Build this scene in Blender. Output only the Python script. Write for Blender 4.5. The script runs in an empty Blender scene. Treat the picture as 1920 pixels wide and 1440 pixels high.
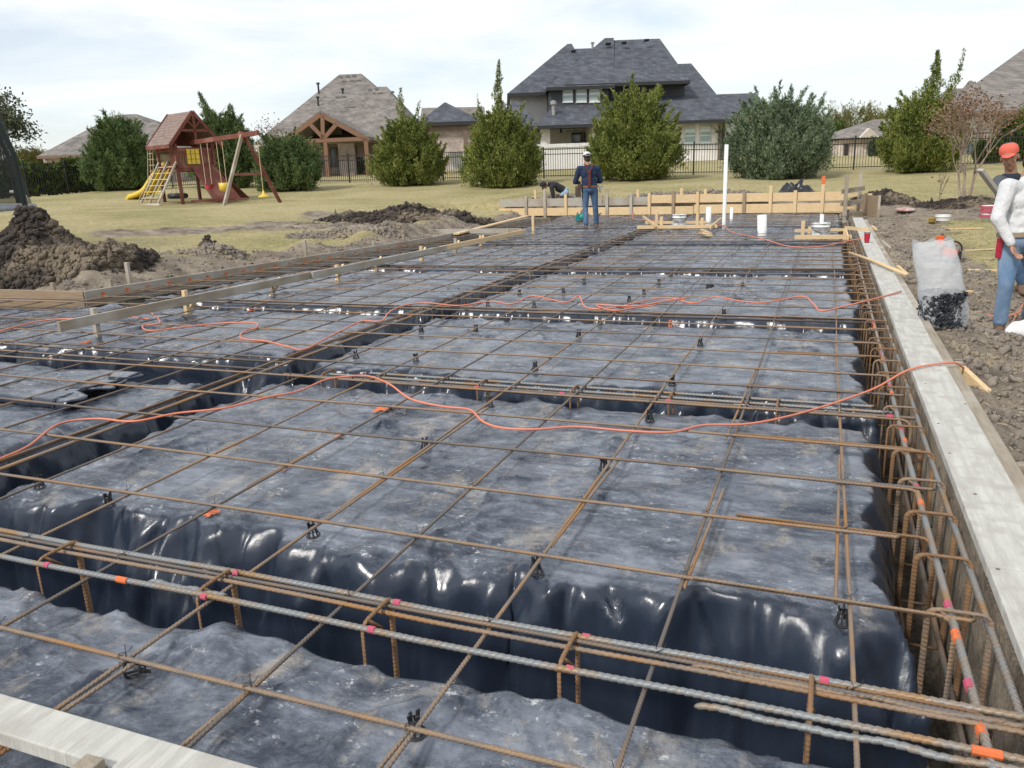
import bpy, bmesh, math, random
import numpy as np
from mathutils import Vector, Matrix, noise
R=math.radians
random.seed(7); RNG=np.random.RandomState(11)
sc=bpy.context.scene; COL=sc.collection

# ---------------------------------------------------------------- camera
F=1484.0; YAW=R(21.7); PIT=R(15.0); ROL=R(-2.05); S=0.48
CX,CY,CZ=-.225*S,-2.945*S,2.69*S
cyw,syw,cp,sp=math.cos(YAW),math.sin(YAW),math.cos(PIT),math.sin(PIT)
FW=Vector((-syw*cp,cyw*cp,-sp)); RT=Vector((cyw,syw,0)); UPV=RT.cross(FW)
R2=RT*math.cos(ROL)+UPV*math.sin(ROL); U2=-RT*math.sin(ROL)+UPV*math.cos(ROL)
FH=Vector((-syw,cyw,0)); CAM=Vector((CX,CY,CZ)); UP=Vector((0,0,1))
cam=bpy.data.cameras.new('camera'); camo=bpy.data.objects.new('camera',cam); COL.objects.link(camo)
cam.sensor_width=36; cam.lens=F/1920*36; cam.clip_start=.05; cam.clip_end=2000
camo.matrix_world=Matrix(((R2.x,U2.x,-FW.x,CX),(R2.y,U2.y,-FW.y,CY),(R2.z,U2.z,-FW.z,CZ),(0,0,0,1)))
sc.camera=camo
sc.render.resolution_x=1024; sc.render.resolution_y=768
sc.view_settings.view_transform='Standard'; sc.view_settings.look='None'; sc.view_settings.gamma=1; sc.view_settings.exposure=.58
def ray(px,py): return FW+R2*((px-960)/F)-U2*((py-720)/F)
def pl(px,py,z=0.):          # point where the line of sight meets height z
    d=ray(px,py); return CAM+d*((z-CZ)/d.z)
def at(px,py,D):             # point at horizontal distance D in front
    d=ray(px,py); return CAM+d*(D/d.dot(FH))
# ---------------------------------------------------------------- sky + sun
SUN_EL,SUN_AZ=R(44),R(205)    # azimuth measured from +Y clockwise: sun behind-left of the camera
w=bpy.data.worlds.new('World'); sc.world=w; w.use_nodes=True
nt=w.node_tree; nt.nodes.clear(); N=nt.nodes.new; L=nt.links.new
out=N('ShaderNodeOutputWorld'); bg=N('ShaderNodeBackground'); L(bg.outputs[0],out.inputs[0]); bg.inputs[1].default_value=.1
sky=N('ShaderNodeTexSky'); sky.sky_type='NISHITA'; sky.sun_disc=False; sky.sun_elevation=SUN_EL; sky.sun_rotation=SUN_AZ
tc=N('ShaderNodeTexCoord'); mp=N('ShaderNodeMapping'); mp.inputs['Scale'].default_value=(1.6,1.6,9); mp.inputs['Rotation'].default_value=(0.05,.03,0); L(tc.outputs['Generated'],mp.inputs[0])
nz=N('ShaderNodeTexNoise'); nz.inputs['Scale'].default_value=1.5; nz.inputs['Detail'].default_value=7; nz.inputs['Roughness'].default_value=.58; nz.inputs['Distortion'].default_value=.4
L(mp.outputs[0],nz.inputs['Vector'])
rp=N('ShaderNodeValToRGB'); rp.color_ramp.elements[0].position=.36; rp.color_ramp.elements[0].color=(.52,.52,.52,1); rp.color_ramp.elements[1].position=.57; rp.color_ramp.elements[1].color=(.97,.97,.97,1)
L(nz.outputs[0],rp.inputs[0])
mx=N('ShaderNodeMixRGB'); mx.inputs[2].default_value=(6.9,7.15,7.4,1); L(rp.outputs[0],mx.inputs[0]); L(sky.outputs[0],mx.inputs[1]); L(mx.outputs[0],bg.inputs[0])
sl=bpy.data.lights.new('sun','SUN'); sl.energy=2.0; sl.angle=R(8); sl.color=(1,.96,.9)
so=bpy.data.objects.new('sun',sl); COL.objects.link(so)
sd=Vector((math.sin(SUN_AZ)*math.cos(SUN_EL),math.cos(SUN_AZ)*math.cos(SUN_EL),math.sin(SUN_EL)))
so.rotation_euler=sd.to_track_quat('Z','Y').to_euler(); so.location=(0,0,30)

# ---------------------------------------------------------------- materials
MATS={}
def mat(name,c1,c2=None,scale=5,rough=.7,bump=0,stretch=(1,1,1),metal=0,detail=5,lo=.35,hi=.65,bscale=None,spec=.5,island=0,c3=None,s3=1,trans=0,alpha=1,sheen=0,coat=0):
    if name in MATS: return MATS[name]
    m=bpy.data.materials.new(name); m.use_nodes=True; nt=m.node_tree; b=nt.nodes['Principled BSDF']; MATS[name]=m
    N=nt.nodes.new; L=nt.links.new
    b.inputs['Roughness'].default_value=rough; b.inputs['Metallic'].default_value=metal; b.inputs['Specular IOR Level'].default_value=spec
    if trans: b.inputs['Transmission Weight'].default_value=trans; b.inputs['IOR'].default_value=1.1
    b.inputs['Alpha'].default_value=alpha; b.inputs['Coat Weight'].default_value=coat
    c2=c2 or tuple(x*.75 for x in c1)
    tc=N('ShaderNodeTexCoord'); mp=N('ShaderNodeMapping'); mp.inputs['Scale'].default_value=stretch; L(tc.outputs['Object'],mp.inputs[0])
    nz=N('ShaderNodeTexNoise'); nz.inputs['Scale'].default_value=scale; nz.inputs['Detail'].default_value=detail; nz.inputs['Roughness'].default_value=.62; L(mp.outputs[0],nz.inputs['Vector'])
    rp=N('ShaderNodeValToRGB'); e=rp.color_ramp.elements; e[0].position=lo; e[0].color=(*c1,1); e[1].position=hi; e[1].color=(*c2,1); L(nz.outputs[0],rp.inputs[0])
    colr=rp.outputs[0]
    if c3:
        n3=N('ShaderNodeTexNoise'); n3.inputs['Scale'].default_value=s3; n3.inputs['Detail'].default_value=4; L(tc.outputs['Object'],n3.inputs['Vector'])
        r3=N('ShaderNodeValToRGB'); r3.color_ramp.elements[0].position=.48; r3.color_ramp.elements[1].position=.62; L(n3.outputs[0],r3.inputs[0])
        mm=N('ShaderNodeMixRGB'); L(r3.outputs[0],mm.inputs[0]); L(colr,mm.inputs[1]); mm.inputs[2].default_value=(*c3,1); colr=mm.outputs[0]
    if island:
        g=N('ShaderNodeNewGeometry'); mr=N('ShaderNodeMapRange'); mr.inputs['To Min'].default_value=1-island; mr.inputs['To Max'].default_value=1+island; L(g.outputs['Random Per Island'],mr.inputs[0])
        mm=N('ShaderNodeVectorMath'); mm.operation='SCALE'; L(colr,mm.inputs[0]); L(mr.outputs[0],mm.inputs['Scale']); colr=mm.outputs[0]
    L(colr,b.inputs['Base Color'])
    if bump:
        n2=N('ShaderNodeTexNoise'); n2.inputs['Scale'].default_value=bscale or scale*3; n2.inputs['Detail'].default_value=6; L(mp.outputs[0],n2.inputs['Vector'])
        bp=N('ShaderNodeBump'); bp.inputs['Strength'].default_value=min(1,bump); bp.inputs['Distance'].default_value=.02 if bump<=1 else .06; L(n2.outputs[0],bp.inputs['Height']); L(bp.outputs[0],b.inputs['Normal'])
    return m
def plane_mat(name,c1,c2,mortar,bw,bh,msize,rough=.85,var=.5,uscale=1,weather=.3):     # bricks or shingles on (across, height)
    m=bpy.data.materials.new(name); m.use_nodes=True; nt=m.node_tree; b=nt.nodes['Principled BSDF']; N=nt.nodes.new; L=nt.links.new
    tc=N('ShaderNodeTexCoord'); d=N('ShaderNodeVectorMath'); d.operation='DOT_PRODUCT'; d.inputs[1].default_value=tuple(RT+FH*.35); L(tc.outputs['Object'],d.inputs[0])
    s=N('ShaderNodeSeparateXYZ'); L(tc.outputs['Object'],s.inputs[0]); c=N('ShaderNodeCombineXYZ'); L(d.outputs['Value'],c.inputs[0]); L(s.outputs[2],c.inputs[1])
    br=N('ShaderNodeTexBrick'); L(c.outputs[0],br.inputs['Vector']); br.inputs['Color1'].default_value=(*c1,1); br.inputs['Color2'].default_value=(*c2,1); br.inputs['Mortar'].default_value=(*mortar,1)
    br.inputs['Scale'].default_value=1; br.inputs['Brick Width'].default_value=bw; br.inputs['Row Height'].default_value=bh; br.inputs['Mortar Size'].default_value=msize; br.inputs['Bias'].default_value=0
    nz=N('ShaderNodeTexNoise'); nz.inputs['Scale'].default_value=1.3; nz.inputs['Detail'].default_value=8; L(tc.outputs['Object'],nz.inputs['Vector'])
    mr=N('ShaderNodeMapRange'); mr.inputs['From Min'].default_value=.3; mr.inputs['From Max'].default_value=.7; mr.inputs['To Min'].default_value=1-weather; mr.inputs['To Max'].default_value=1+weather; L(nz.outputs[0],mr.inputs[0])
    vm=N('ShaderNodeVectorMath'); vm.operation='SCALE'; L(br.outputs[0],vm.inputs[0]); L(mr.outputs[0],vm.inputs['Scale']); L(vm.outputs[0],b.inputs['Base Color'])
    b.inputs['Roughness'].default_value=rough
    bp=N('ShaderNodeBump'); bp.inputs['Strength'].default_value=.4; bp.inputs['Distance'].default_value=.02; L(br.outputs['Fac'],bp.inputs['Height']); bp.invert=True; L(bp.outputs[0],b.inputs['Normal'])
    return m
def wood(name,c,dark,axis,scale=4,rough=.75,c3=None):
    st=[12,12,12]; st[axis]=.9
    return mat(name,c,dark,scale=scale,rough=rough,bump=.25,stretch=tuple(st),lo=.3,hi=.75,bscale=9,c3=c3,s3=1.7)
ww={}
for a,n in enumerate('xyz'):
    ww['new'+n]=wood('new_pine_'+n,(.70,.53,.31),(.54,.37,.19),a)
    ww['old'+n]=wood('weathered_pine_'+n,(.34,.29,.22),(.22,.18,.13),a,c3=(.40,.36,.30))
    ww['gry'+n]=wood('grey_board_'+n,(.43,.40,.34),(.29,.26,.22),a,c3=(.30,.25,.19))
    ww['brn'+n]=wood('stained_board_'+n,(.34,.25,.16),(.23,.16,.10),a)
    ww['red'+n]=wood('redwood_'+n,(.20,.055,.035),(.10,.03,.022),a,c3=(.24,.10,.07))
M_conc=mat('cement_coated_wood',(.54,.53,.48),(.37,.355,.32),scale=5,rough=.8,bump=.35,stretch=(7,.7,1),lo=.35,hi=.72,bscale=25,c3=(.40,.38,.34),s3=8)
M_rebar=mat('rusty_rebar',(.27,.185,.115),(.19,.155,.13),scale=6,rough=.62,metal=.15,lo=.40,hi=.6,bump=.3,bscale=120,c3=(.29,.155,.065),s3=1.6)
M_rebar_dark=mat('dark_rebar',(.145,.115,.095),(.115,.105,.10),scale=5,rough=.6,metal=.2,lo=.4,hi=.6,c3=(.21,.14,.09),s3=1.9)
M_steel=mat('grey_steel_rebar',(.225,.235,.235),(.29,.18,.09),scale=3.5,rough=.5,metal=.3,lo=.46,hi=.62,bump=.2,bscale=150)
M_rust=mat('orange_rust',(.25,.14,.065),(.17,.10,.055),scale=20,rough=.8,metal=.1,lo=.35,hi=.65)
M_pink=mat('pink_marking_paint',(.55,.05,.14),(.34,.10,.11),scale=60,rough=.7)
M_orgp=mat('orange_marking_paint',(.80,.15,.03),(.50,.14,.05),scale=50,rough=.7)
M_cord=mat('orange_cord_rubber',(.72,.21,.11),(.52,.18,.12),scale=1.5,rough=.5)
M_blk=mat('black_plastic',(.018,.018,.02),(.03,.03,.032),rough=.45)
M_white=mat('white_pvc',(.80,.80,.78),(.70,.69,.66),scale=6,rough=.35)
M_bucket=mat('splashed_white_bucket',(.74,.74,.73),(.38,.36,.33),scale=9,rough=.5,lo=.5,hi=.62)
M_dirt=mat('dark_clay_soil',(.028,.022,.018),(.078,.058,.045),scale=3.5,rough=.95,bump=2,bscale=16,lo=.35,hi=.7,c3=(.19,.15,.105),s3=1.4)
M_dirt2=mat('grey_brown_soil',(.17,.142,.118),(.30,.255,.208),scale=3,rough=.95,bump=2,bscale=16,lo=.35,hi=.7,c3=(.27,.22,.155),s3=1.1)
M_fence=mat('black_iron',(.012,.012,.013),(.02,.02,.02),rough=.5)
M_yel=mat('yellow_plastic',(.72,.50,.04),(.60,.42,.05),scale=3,rough=.4)
M_rope=mat('tan_rope',(.55,.45,.30),(.42,.33,.2),rough=.9)
M_denim=mat('blue_denim',(.04,.085,.16),(.10,.17,.27),scale=9,rough=.9,bump=.4,bscale=30,stretch=(1,1,.6))
M_denim2=mat('washed_denim',(.11,.19,.31),(.24,.31,.40),scale=5,rough=.9,bump=.4,bscale=20,stretch=(1,1,.5))
M_skin=mat('skin',(.42,.23,.15),(.35,.18,.11),scale=9,rough=.55)
M_hair=mat('black_hair',(.012,.010,.009),(.02,.016,.014),rough=.6)
M_glass=mat('window_glass',(.05,.065,.07),(.09,.11,.12),scale=.8,rough=.08,spec=.8)
M_frame=mat('white_window_frame',(.72,.71,.68),rough=.6)

# ---------------------------------------------------------------- mesh helpers
class MB:
    def __init__(s): s.v=[]; s.f=[]
    def add(s,vs,fs):
        o=len(s.v); s.v+= [tuple(v) for v in vs]; s.f+= [tuple(i+o for i in f) for f in fs]; return s
    def box(s,c,d,rx=None,ry=None,rz=None):
        rx=rx or Vector((1,0,0)); ry=ry or Vector((0,1,0)); rz=rz or Vector((0,0,1)); c=Vector(c); v=[]
        for k in (-.5,.5):
            for j in (-.5,.5):
                for i in (-.5,.5): v.append(c+rx*(i*d[0])+ry*(j*d[1])+rz*(k*d[2]))
        return s.add(v,[(0,2,3,1),(4,5,7,6),(0,1,5,4),(2,6,7,3),(0,4,6,2),(1,3,7,5)])
    def beam(s,a,b,wd,h,up=None):
        a=Vector(a); b=Vector(b); z=(b-a); ln=z.length; z.normalize(); up=up or (UP if abs(z.z)<.9 else Vector((1,0,0)))
        x=up.cross(z).normalized(); y=z.cross(x)
        return s.box((a+b)/2,(wd,h,ln),x,y,z)
    def tube(s,pts,r,n=8,caps=True):
        pts=[Vector(p) for p in pts]; m=len(pts); rs=r if hasattr(r,'__len__') else [r]*m; vs=[]; px=None
        for i,p in enumerate(pts):
            t=(pts[min(i+1,m-1)]-pts[max(i-1,0)]); t=t.normalized() if t.length>1e-9 else Vector((0,0,1))
            if px is None: px=(Vector((0,0,1)) if abs(t.z)<.9 else Vector((1,0,0))).cross(t).normalized()
            else:
                px=px-t*px.dot(t); px=px.normalized() if px.length>1e-6 else t.orthogonal().normalized()
            py=t.cross(px)
            for k in range(n):
                a=2*math.pi*k/n; vs.append(p+(px*math.cos(a)+py*math.sin(a))*rs[i])
        fs=[(i*n+k,i*n+(k+1)%n,(i+1)*n+(k+1)%n,(i+1)*n+k) for i in range(m-1) for k in range(n)]
        if caps: fs+=[tuple(range(n))[::-1],tuple((m-1)*n+k for k in range(n))]
        return s.add(vs,fs)
    def lathe(s,c,prof,n=20,ax=None):
        c=Vector(c); z=(ax or UP).normalized(); x=z.orthogonal().normalized(); y=z.cross(x); vs=[]
        for r,h in prof:
            for k in range(n):
                a=2*math.pi*k/n; vs.append(c+z*h+(x*math.cos(a)+y*math.sin(a))*max(r,1e-4))
        fs=[(i*n+k,i*n+(k+1)%n,(i+1)*n+(k+1)%n,(i+1)*n+k) for i in range(len(prof)-1) for k in range(n)]
        return s.add(vs,fs)
    def ell(s,c,r,nu=14,nv=9,rx=None,ry=None,rz=None):
        rx=rx or Vector((1,0,0)); ry=ry or Vector((0,1,0)); rz=rz or Vector((0,0,1)); c=Vector(c)
        if not hasattr(r,'__len__'): r=(r,r,r)
        vs=[c-rz*r[2]]
        for j in range(1,nv):
            t=math.pi*j/nv-math.pi/2
            for i in range(nu):
                a=2*math.pi*i/nu; vs.append(c+rx*(r[0]*math.cos(t)*math.cos(a))+ry*(r[1]*math.cos(t)*math.sin(a))+rz*(r[2]*math.sin(t)))
        vs.append(c+rz*r[2]); fs=[]
        for i in range(nu): fs.append((0,1+(i+1)%nu,1+i)); fs.append((len(vs)-1,len(vs)-1-nu+i,len(vs)-1-nu+(i+1)%nu))
        for j in range(nv-2):
            for i in range(nu): a=1+j*nu; fs.append((a+i,a+(i+1)%nu,a+nu+(i+1)%nu,a+nu+i))
        return s.add(vs,fs)
    def cap(s,a,ra,b,rb,n=12):      # tapered capsule for limbs
        a=Vector(a); b=Vector(b); d=(b-a).normalized(); P=[];Q=[]
        for k in range(5): t=math.pi/2*(1-k/4); P.append(a-d*ra*math.sin(t)); Q.append(max(ra*math.cos(t),1e-4))
        for k in range(5): t=math.pi/2*(k/4); P.append(b+d*rb*math.sin(t)); Q.append(max(rb*math.cos(t),1e-4))
        return s.tube(P,Q,n)
    def poly(s,pts): return s.add(pts,[tuple(range(len(pts)))])
    def prism(s,pts,ext):
        pts=[Vector(p) for p in pts]; n=len(pts); ext=Vector(ext)
        return s.add(pts+[p+ext for p in pts],[tuple(range(n))[::-1],tuple(range(n,2*n))]+[(i,(i+1)%n,n+(i+1)%n,n+i) for i in range(n)])
    def clod(s,c,r,seed=0,sub=1):
        bm=bmesh.new(); bmesh.ops.create_icosphere(bm,subdivisions=sub,radius=1); c=Vector(c); vs=[]
        sx,sy,sz=[random.uniform(.7,1.25) for _ in range(3)]
        for v in bm.verts:
            k=1+.38*noise.noise(v.co*1.6+Vector((seed*3.1,seed,0))); vs.append(c+Vector((v.co.x*sx,v.co.y*sy,v.co.z*sz*.8))*r*k)
        fs=[tuple(v.index for v in f.verts) for f in bm.faces]; bm.free(); return s.add(vs,fs)
    def build(s,name,m,parent=None,smooth=False,bevel=0):
        off=Vector(parent['wl']) if parent else Vector((0,0,0))
        if parent is None:           # a one-mesh thing sits at its own base
            a=np.array(s.v); off=Vector((float(a[:,0].mean()),float(a[:,1].mean()),float(a[:,2].min())))
        me=bpy.data.meshes.new(name); me.from_pydata([(v[0]-off.x,v[1]-off.y,v[2]-off.z) for v in s.v],[],s.f); me.materials.append(m)
        if smooth: me.polygons.foreach_set('use_smooth',[True]*len(me.polygons))
        me.update(); o=bpy.data.objects.new(name,me); COL.objects.link(o)
        o['wl']=tuple(off)
        if parent: o.parent=parent
        else: o.location=off
        if bevel:
            b=o.modifiers.new('bevel','BEVEL'); b.width=bevel; b.segments=2; b.limit_method='ANGLE'
        return o
def subparent(o,parent):             # nest a part built against the same root (root offset) one level deeper
    o.parent=parent; return o
def npm(name,V,Fc,m,parent=None,smooth=False,loc=None):
    off=np.array(parent['wl']) if parent else np.array(loc if loc is not None else (0,0,0),float)
    V=np.asarray(V,np.float32)-off.astype(np.float32); Fc=np.asarray(Fc,np.int32); k=Fc.shape[1]
    me=bpy.data.meshes.new(name); me.vertices.add(len(V)); me.vertices.foreach_set('co',V.ravel()); me.loops.add(Fc.size); me.loops.foreach_set('vertex_index',Fc.ravel())
    me.polygons.add(len(Fc)); me.polygons.foreach_set('loop_start',np.arange(0,Fc.size,k,dtype=np.int32)); me.polygons.foreach_set('loop_total',np.full(len(Fc),k,np.int32))
    if smooth: me.polygons.foreach_set('use_smooth',np.ones(len(Fc),bool))
    me.update(calc_edges=True); me.validate(); me.materials.append(m); o=bpy.data.objects.new(name,me); COL.objects.link(o); o['wl']=tuple(float(x) for x in off)
    if parent: o.parent=parent
    else: o.location=tuple(float(x) for x in off)
    return o
def tag(o,label,cat,group=None,kind=None):
    if label: o['label']=label
    if cat: o['category']=cat
    if group: o['group']=group
    if kind: o['kind']=kind
    return o
def thing(name,label,cat,loc,group=None):
    o=bpy.data.objects.new(name,None); o.empty_display_size=.1; COL.objects.link(o); o.location=Vector(loc); o['wl']=tuple(Vector(loc)); return tag(o,label,cat,group)
def copy_thing(root,loc,label=None):
    r=root.copy(); COL.objects.link(r); r.location=loc
    if label: r['label']=label
    for ch in [c for c in root.children]:
        c=ch.copy(); COL.objects.link(c); c.parent=r
        for g in [x for x in ch.children]:
            d=g.copy(); COL.objects.link(d); d.parent=c
    return r
ORD=['first','second','third','fourth','fifth','sixth','seventh','eighth','ninth','tenth','eleventh','twelfth','thirteenth','fourteenth','fifteenth','sixteenth','seventeenth','eighteenth','nineteenth','twentieth']

# ---------------------------------------------------------------- noise
def h2(i,j,s): v=np.sin(i*127.1+j*311.7+s*74.7)*43758.5453; return v-np.floor(v)
def vn(x,y,s=0):
    i=np.floor(x); j=np.floor(y); u=x-i; v=y-j; u=u*u*(3-2*u); v=v*v*(3-2*v)
    a=h2(i,j,s);b=h2(i+1,j,s);c=h2(i,j+1,s);d=h2(i+1,j+1,s)
    return (a*(1-u)+b*u)*(1-v)+(c*(1-u)+d*u)*v
def fb(x,y,s=0,o=4):
    t=0;a=.5;n=0
    for k in range(o): t=t+a*vn(x*2**k+k*5.3,y*2**k-k*3.7,s+k); n+=a; a*=.5
    return t/n
def rg(x,y,s=0,p=3): return (1-np.abs(2*vn(x,y,s)-1))**p
def ss(a,b,x): t=np.clip((x-a)/(b-a),0,1); return t*t*(3-2*t)

# ---------------------------------------------------------------- terrain
ctrl=[]
for px,py,D in [(20,372,38),(190,356,40),(300,387,29),(420,387,29.5),(545,356,37),(656,342,42),(768,346,38.5),(945,350,35),(1020,334,39),(1185,336,34.5),(1400,327,36.4),(1455,335,33.5),(1600,319,35.8),(1722,322,33),(1850,312,34),
    (1050,366,26),(1300,352,27),(1500,345,28),(700,425,19.5),(600,375,27),(300,440,18),(250,500,12.3),(27,432,18),(150,400,24),(800,380,26),(1880,400,19),(1760,430,15.7),(1700,385,22.5),(1800,350,27),(1050,310,60),(620,328,58),(1330,300,52),(1600,292,70),(1870,290,45),(100,350,60),(80,375,44)]:
    p=at(px,py,D); ctrl.append((p.x,p.y,p.z))
for x,y,z in [(.8,-1.5,-.1),(.8,1,-.1),(.8,4,-.1),(.9,8,-.12),(.9,12,-.12),(.9,16,-.12),(.55,-1.5,-.02),(.55,0,-.02),(.55,1.5,-.02),(.55,3,-.02),(.55,5,-.02),(.55,7,-.02),(.55,9,-.02),(.55,11,-.02),(.55,13,-.02),(.55,15,-.02),(.55,17,-.02),(1.2,-1,-.30),(1.2,3,-.30),(1.3,7,-.31),(1.3,12,-.28),(1.0,21,-.1),(2,-1,-.42),(2,3,-.42),(2,7,-.42),(2.5,12,-.34),(5,6,-.42),(5,-2,-.42),(6,12,-.32),(-8.8,6.5,.0),(-8.3,10,.0),(-8.2,14,.0),(-8.6,18,.0),(-11,5.9,.05),(-14,5.8,.1),(-14,0,.1),(-10,12,.1),(-2,22.8,.25),(-6,23.2,.25),(.5,22.6,.15),(-1,-2,-.2),(-5,-2.2,-.1),(-12,24,.2)]: ctrl.append((x,y,z))
for a in np.linspace(-math.pi*.9,math.pi*.9,16):
    for rr in (150,): ctrl.append((math.sin(a-YAW)*rr,math.cos(a-YAW)*rr,1.9 if math.cos(a)>0 else -.6))
CT=np.array(ctrl); PX=CT[:,:2]
K=np.sqrt(((PX[:,None]-PX[None])**2).sum(-1)); n=len(CT); NCT=n
A=np.zeros((n+1,n+1)); A[:n,:n]=-K; A[:n,n]=1; A[n,:n]=1; A[:n,:n]+=-np.eye(n)*.0
SOL=np.linalg.solve(A,np.append(CT[:,2],0))
def terr(x,y):
    x=np.asarray(x,float); y=np.asarray(y,float); z=np.full(x.shape,SOL[NCT])
    for k in range(NCT): z=z-SOL[k]*np.sqrt((x-PX[k,0])**2+(y-PX[k,1])**2)
    d=np.hypot(x,y); k=ss(110,150,d); return z*(1-k)+1.9*k
SLAB=[(.43,-1.6),(.43,21.83),(-8.2,22.72),(-7.75,20.),(-7.62,13.3),(-8.46,5.62),(-14.5,5.5),(-14.5,-1.6)]
def inslab(x,y,poly=SLAB):
    c=np.zeros(np.shape(x),bool); m=len(poly)
    for i in range(m):
        x1,y1=poly[i]; x2,y2=poly[(i+1)%m]
        if y1==y2: continue
        k=((y1>y)!=(y2>y)); xi=(x2-x1)*(y-y1)/(y2-y1)+x1; c^=k&(x<xi)
    return c
def segd(x,y,a,b):
    ax,ay=a; bx,by=b; dx,dy=bx-ax,by-ay; t=np.clip(((x-ax)*dx+(y-ay)*dy)/(dx*dx+dy*dy),0,1); return np.hypot(x-ax-t*dx,y-ay-t*dy)
def blob(x,y,px,py,D,rx,ry):        # soft elliptical patch of bare soil, centred on a spot of the site
    p=at(px,py,D); d=np.hypot((x-p.x)/rx,(y-p.y)/ry); return np.clip(1.4-d,0,1)
LEFTE=[(-14.5,5.5),(-8.46,5.62),(-7.62,13.3),(-7.75,20.),(-8.2,22.45)]
def leftd(x,y):
    d=np.full(np.shape(x),99.)
    for a,b in zip(LEFTE[:-1],LEFTE[1:]): d=np.minimum(d,segd(x,y,a,b))
    return d
def soil(x,y):
    m=np.clip(1.25-leftd(x,y)/1.25,0,1)                                   # spoil beside the left form
    m=np.maximum(m,np.clip(1.2-segd(x,y,(.5,22.2),(-9,23.4))/1.1,0,1))  # behind the back form
    a,b=at(230,437,18.2),at(860,412,20.5); m=np.maximum(m,np.clip(1.35-segd(x,y,(a.x,a.y),(b.x,b.y))/.85,0,1))
    for q in ((720,408,21.5,2.8,1.2),(830,402,21.5,2.6,1.2),(600,418,19.5,2.5,.8),(740,438,17.5,2.0,1.0)): m=np.maximum(m,blob(x,y,*q))
    r=np.clip(1.65-(x-.6)/1.15,0,1)*(x>.4)*ss(23,20,y); m=np.maximum(m,r)
    for q in ((1700,400,20,2.2,2.6),(1800,400,19.6,1.8,1.8),(1880,640,7,1.5,1.2),(1900,700,6,2.2,1.8)): m=np.maximum(m,blob(x,y,*q))
    nn=fb(x*1.3,y*1.3,3,5); return ss(.40,.62,m*.75+nn*.55-.1)
def ground_z(x,y):
    z=terr(x,y); s=soil(x,y)
    s2=s*ss(.0,.35,np.abs(x-.56)+(y>19)+(x<0)); z=z+s2*((fb(x*1.6,y*1.6,21,5)-.45)*.20+ (rg(x*3,y*3,8,2)-.4)*.05)+ (fb(x*.25,y*.25,5,2)-.5)*.10*ss(3,9,np.minimum(leftd(x,y)+2*(x<-5),30))
    ld=leftd(x,y); z=z+ .20*np.exp(-((ld-1.15)/.35)**2)*ss(.3,.75,fb(x*.7,y*.7,9,3))*1.3*ss(18.5,16.5,y)
    z=np.where(y<21,z-ss(.75,.2,ld)*np.clip(z+.03,0,1),z)
    e=segd(x,y,(-10.6,21.9),(-7.9,21.8)); z=np.where(y<22.9,z*(1-ss(1.6,.8,e))-.14*ss(1.6,.8,e),z)
    z=z*ss(.0,.25,np.abs(x-.56)*1.0)*1.0 if False else z
    return z
def gz(x,y): return float(ground_z(np.array([x]),np.array([y]))[0])
def ramp(a,b,s0,g):        # spacing grows geometrically from a to b
    o=[a]; s=s0; sg=1 if b>a else -1
    while (b-o[-1])*sg>s: o.append(o[-1]+sg*s); s*=g
    o.append(b); return o
gx=sorted(set(ramp(-15,-420,.3,1.07)+list(np.arange(-15,-8,.10))+list(np.arange(-8,.4,.14))+[.425,.445,.47]+list(np.arange(.5,4,.05))+ramp(4,420,.08,1.07)))
gy=sorted(set(ramp(-3,-420,.3,1.1)+list(np.arange(-3,9,.06))+list(np.arange(9,26,.10))+ramp(26,420,.15,1.045)))
GX,GY=np.meshgrid(gx,gy); GZ=ground_z(GX,GY); ins=inslab(GX,GY); GZ[ins]=-.80+.06*fb(GX[ins]*4,GY[ins]*4,2)
def grid_faces(nx,ny): 
    i=np.arange(nx*ny).reshape(ny,nx); return np.stack([i[:-1,:-1],i[:-1,1:],i[1:,1:],i[1:,:-1]],-1).reshape(-1,4)
mg=bpy.data.materials.new('lawn_and_soil'); mg.use_nodes=True; nt=mg.node_tree; b=nt.nodes['Principled BSDF']; N=nt.nodes.new; L=nt.links.new
tc=N('ShaderNodeTexCoord'); at_=N('ShaderNodeAttribute'); at_.attribute_name='soil'
def nramp(scale,c,pos,det=6,st=(1,1,1)):
    m_=N('ShaderNodeMapping'); m_.inputs['Scale'].default_value=st; L(tc.outputs['Object'],m_.inputs[0]); z=N('ShaderNodeTexNoise'); z.inputs['Scale'].default_value=scale; z.inputs['Detail'].default_value=det; z.inputs['Roughness'].default_value=.65; L(m_.outputs[0],z.inputs['Vector'])
    r_=N('ShaderNodeValToRGB'); r_.color_ramp.elements[0].position=pos[0]; r_.color_ramp.elements[1].position=pos[-1]; r_.color_ramp.elements[0].color=(*c[0],1); r_.color_ramp.elements[1].color=(*c[-1],1)
    for q in range(1,len(c)-1): e=r_.color_ramp.elements.new(pos[q]); e.color=(*c[q],1)
    L(z.outputs[0],r_.inputs[0]); return z,r_
zb,lawn=nramp(.35,[(.28,.255,.125),(.385,.33,.18),(.43,.365,.225)],[.35,.52,.68],8)
zf,lf=nramp(9,[(.62,.64,.60),(1.25,1.22,1.15)],[.3,.7],10)
mu=N('ShaderNodeMixRGB'); mu.blend_type='MULTIPLY'; mu.inputs[0].default_value=1; L(lawn.outputs[0],mu.inputs[1]); L(lf.outputs[0],mu.inputs[2])
zs,so_=nramp(2.2,[(.12,.098,.080),(.245,.207,.168),(.39,.335,.26)],[.33,.5,.68],9)
z4,s4=nramp(60,[(.7,.7,.7),(1.25,1.22,1.15)],[.3,.7],3); mu2=N('ShaderNodeMixRGB'); mu2.blend_type='MULTIPLY'; mu2.inputs[0].default_value=1; L(so_.outputs[0],mu2.inputs[1]); L(s4.outputs[0],mu2.inputs[2])
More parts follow.
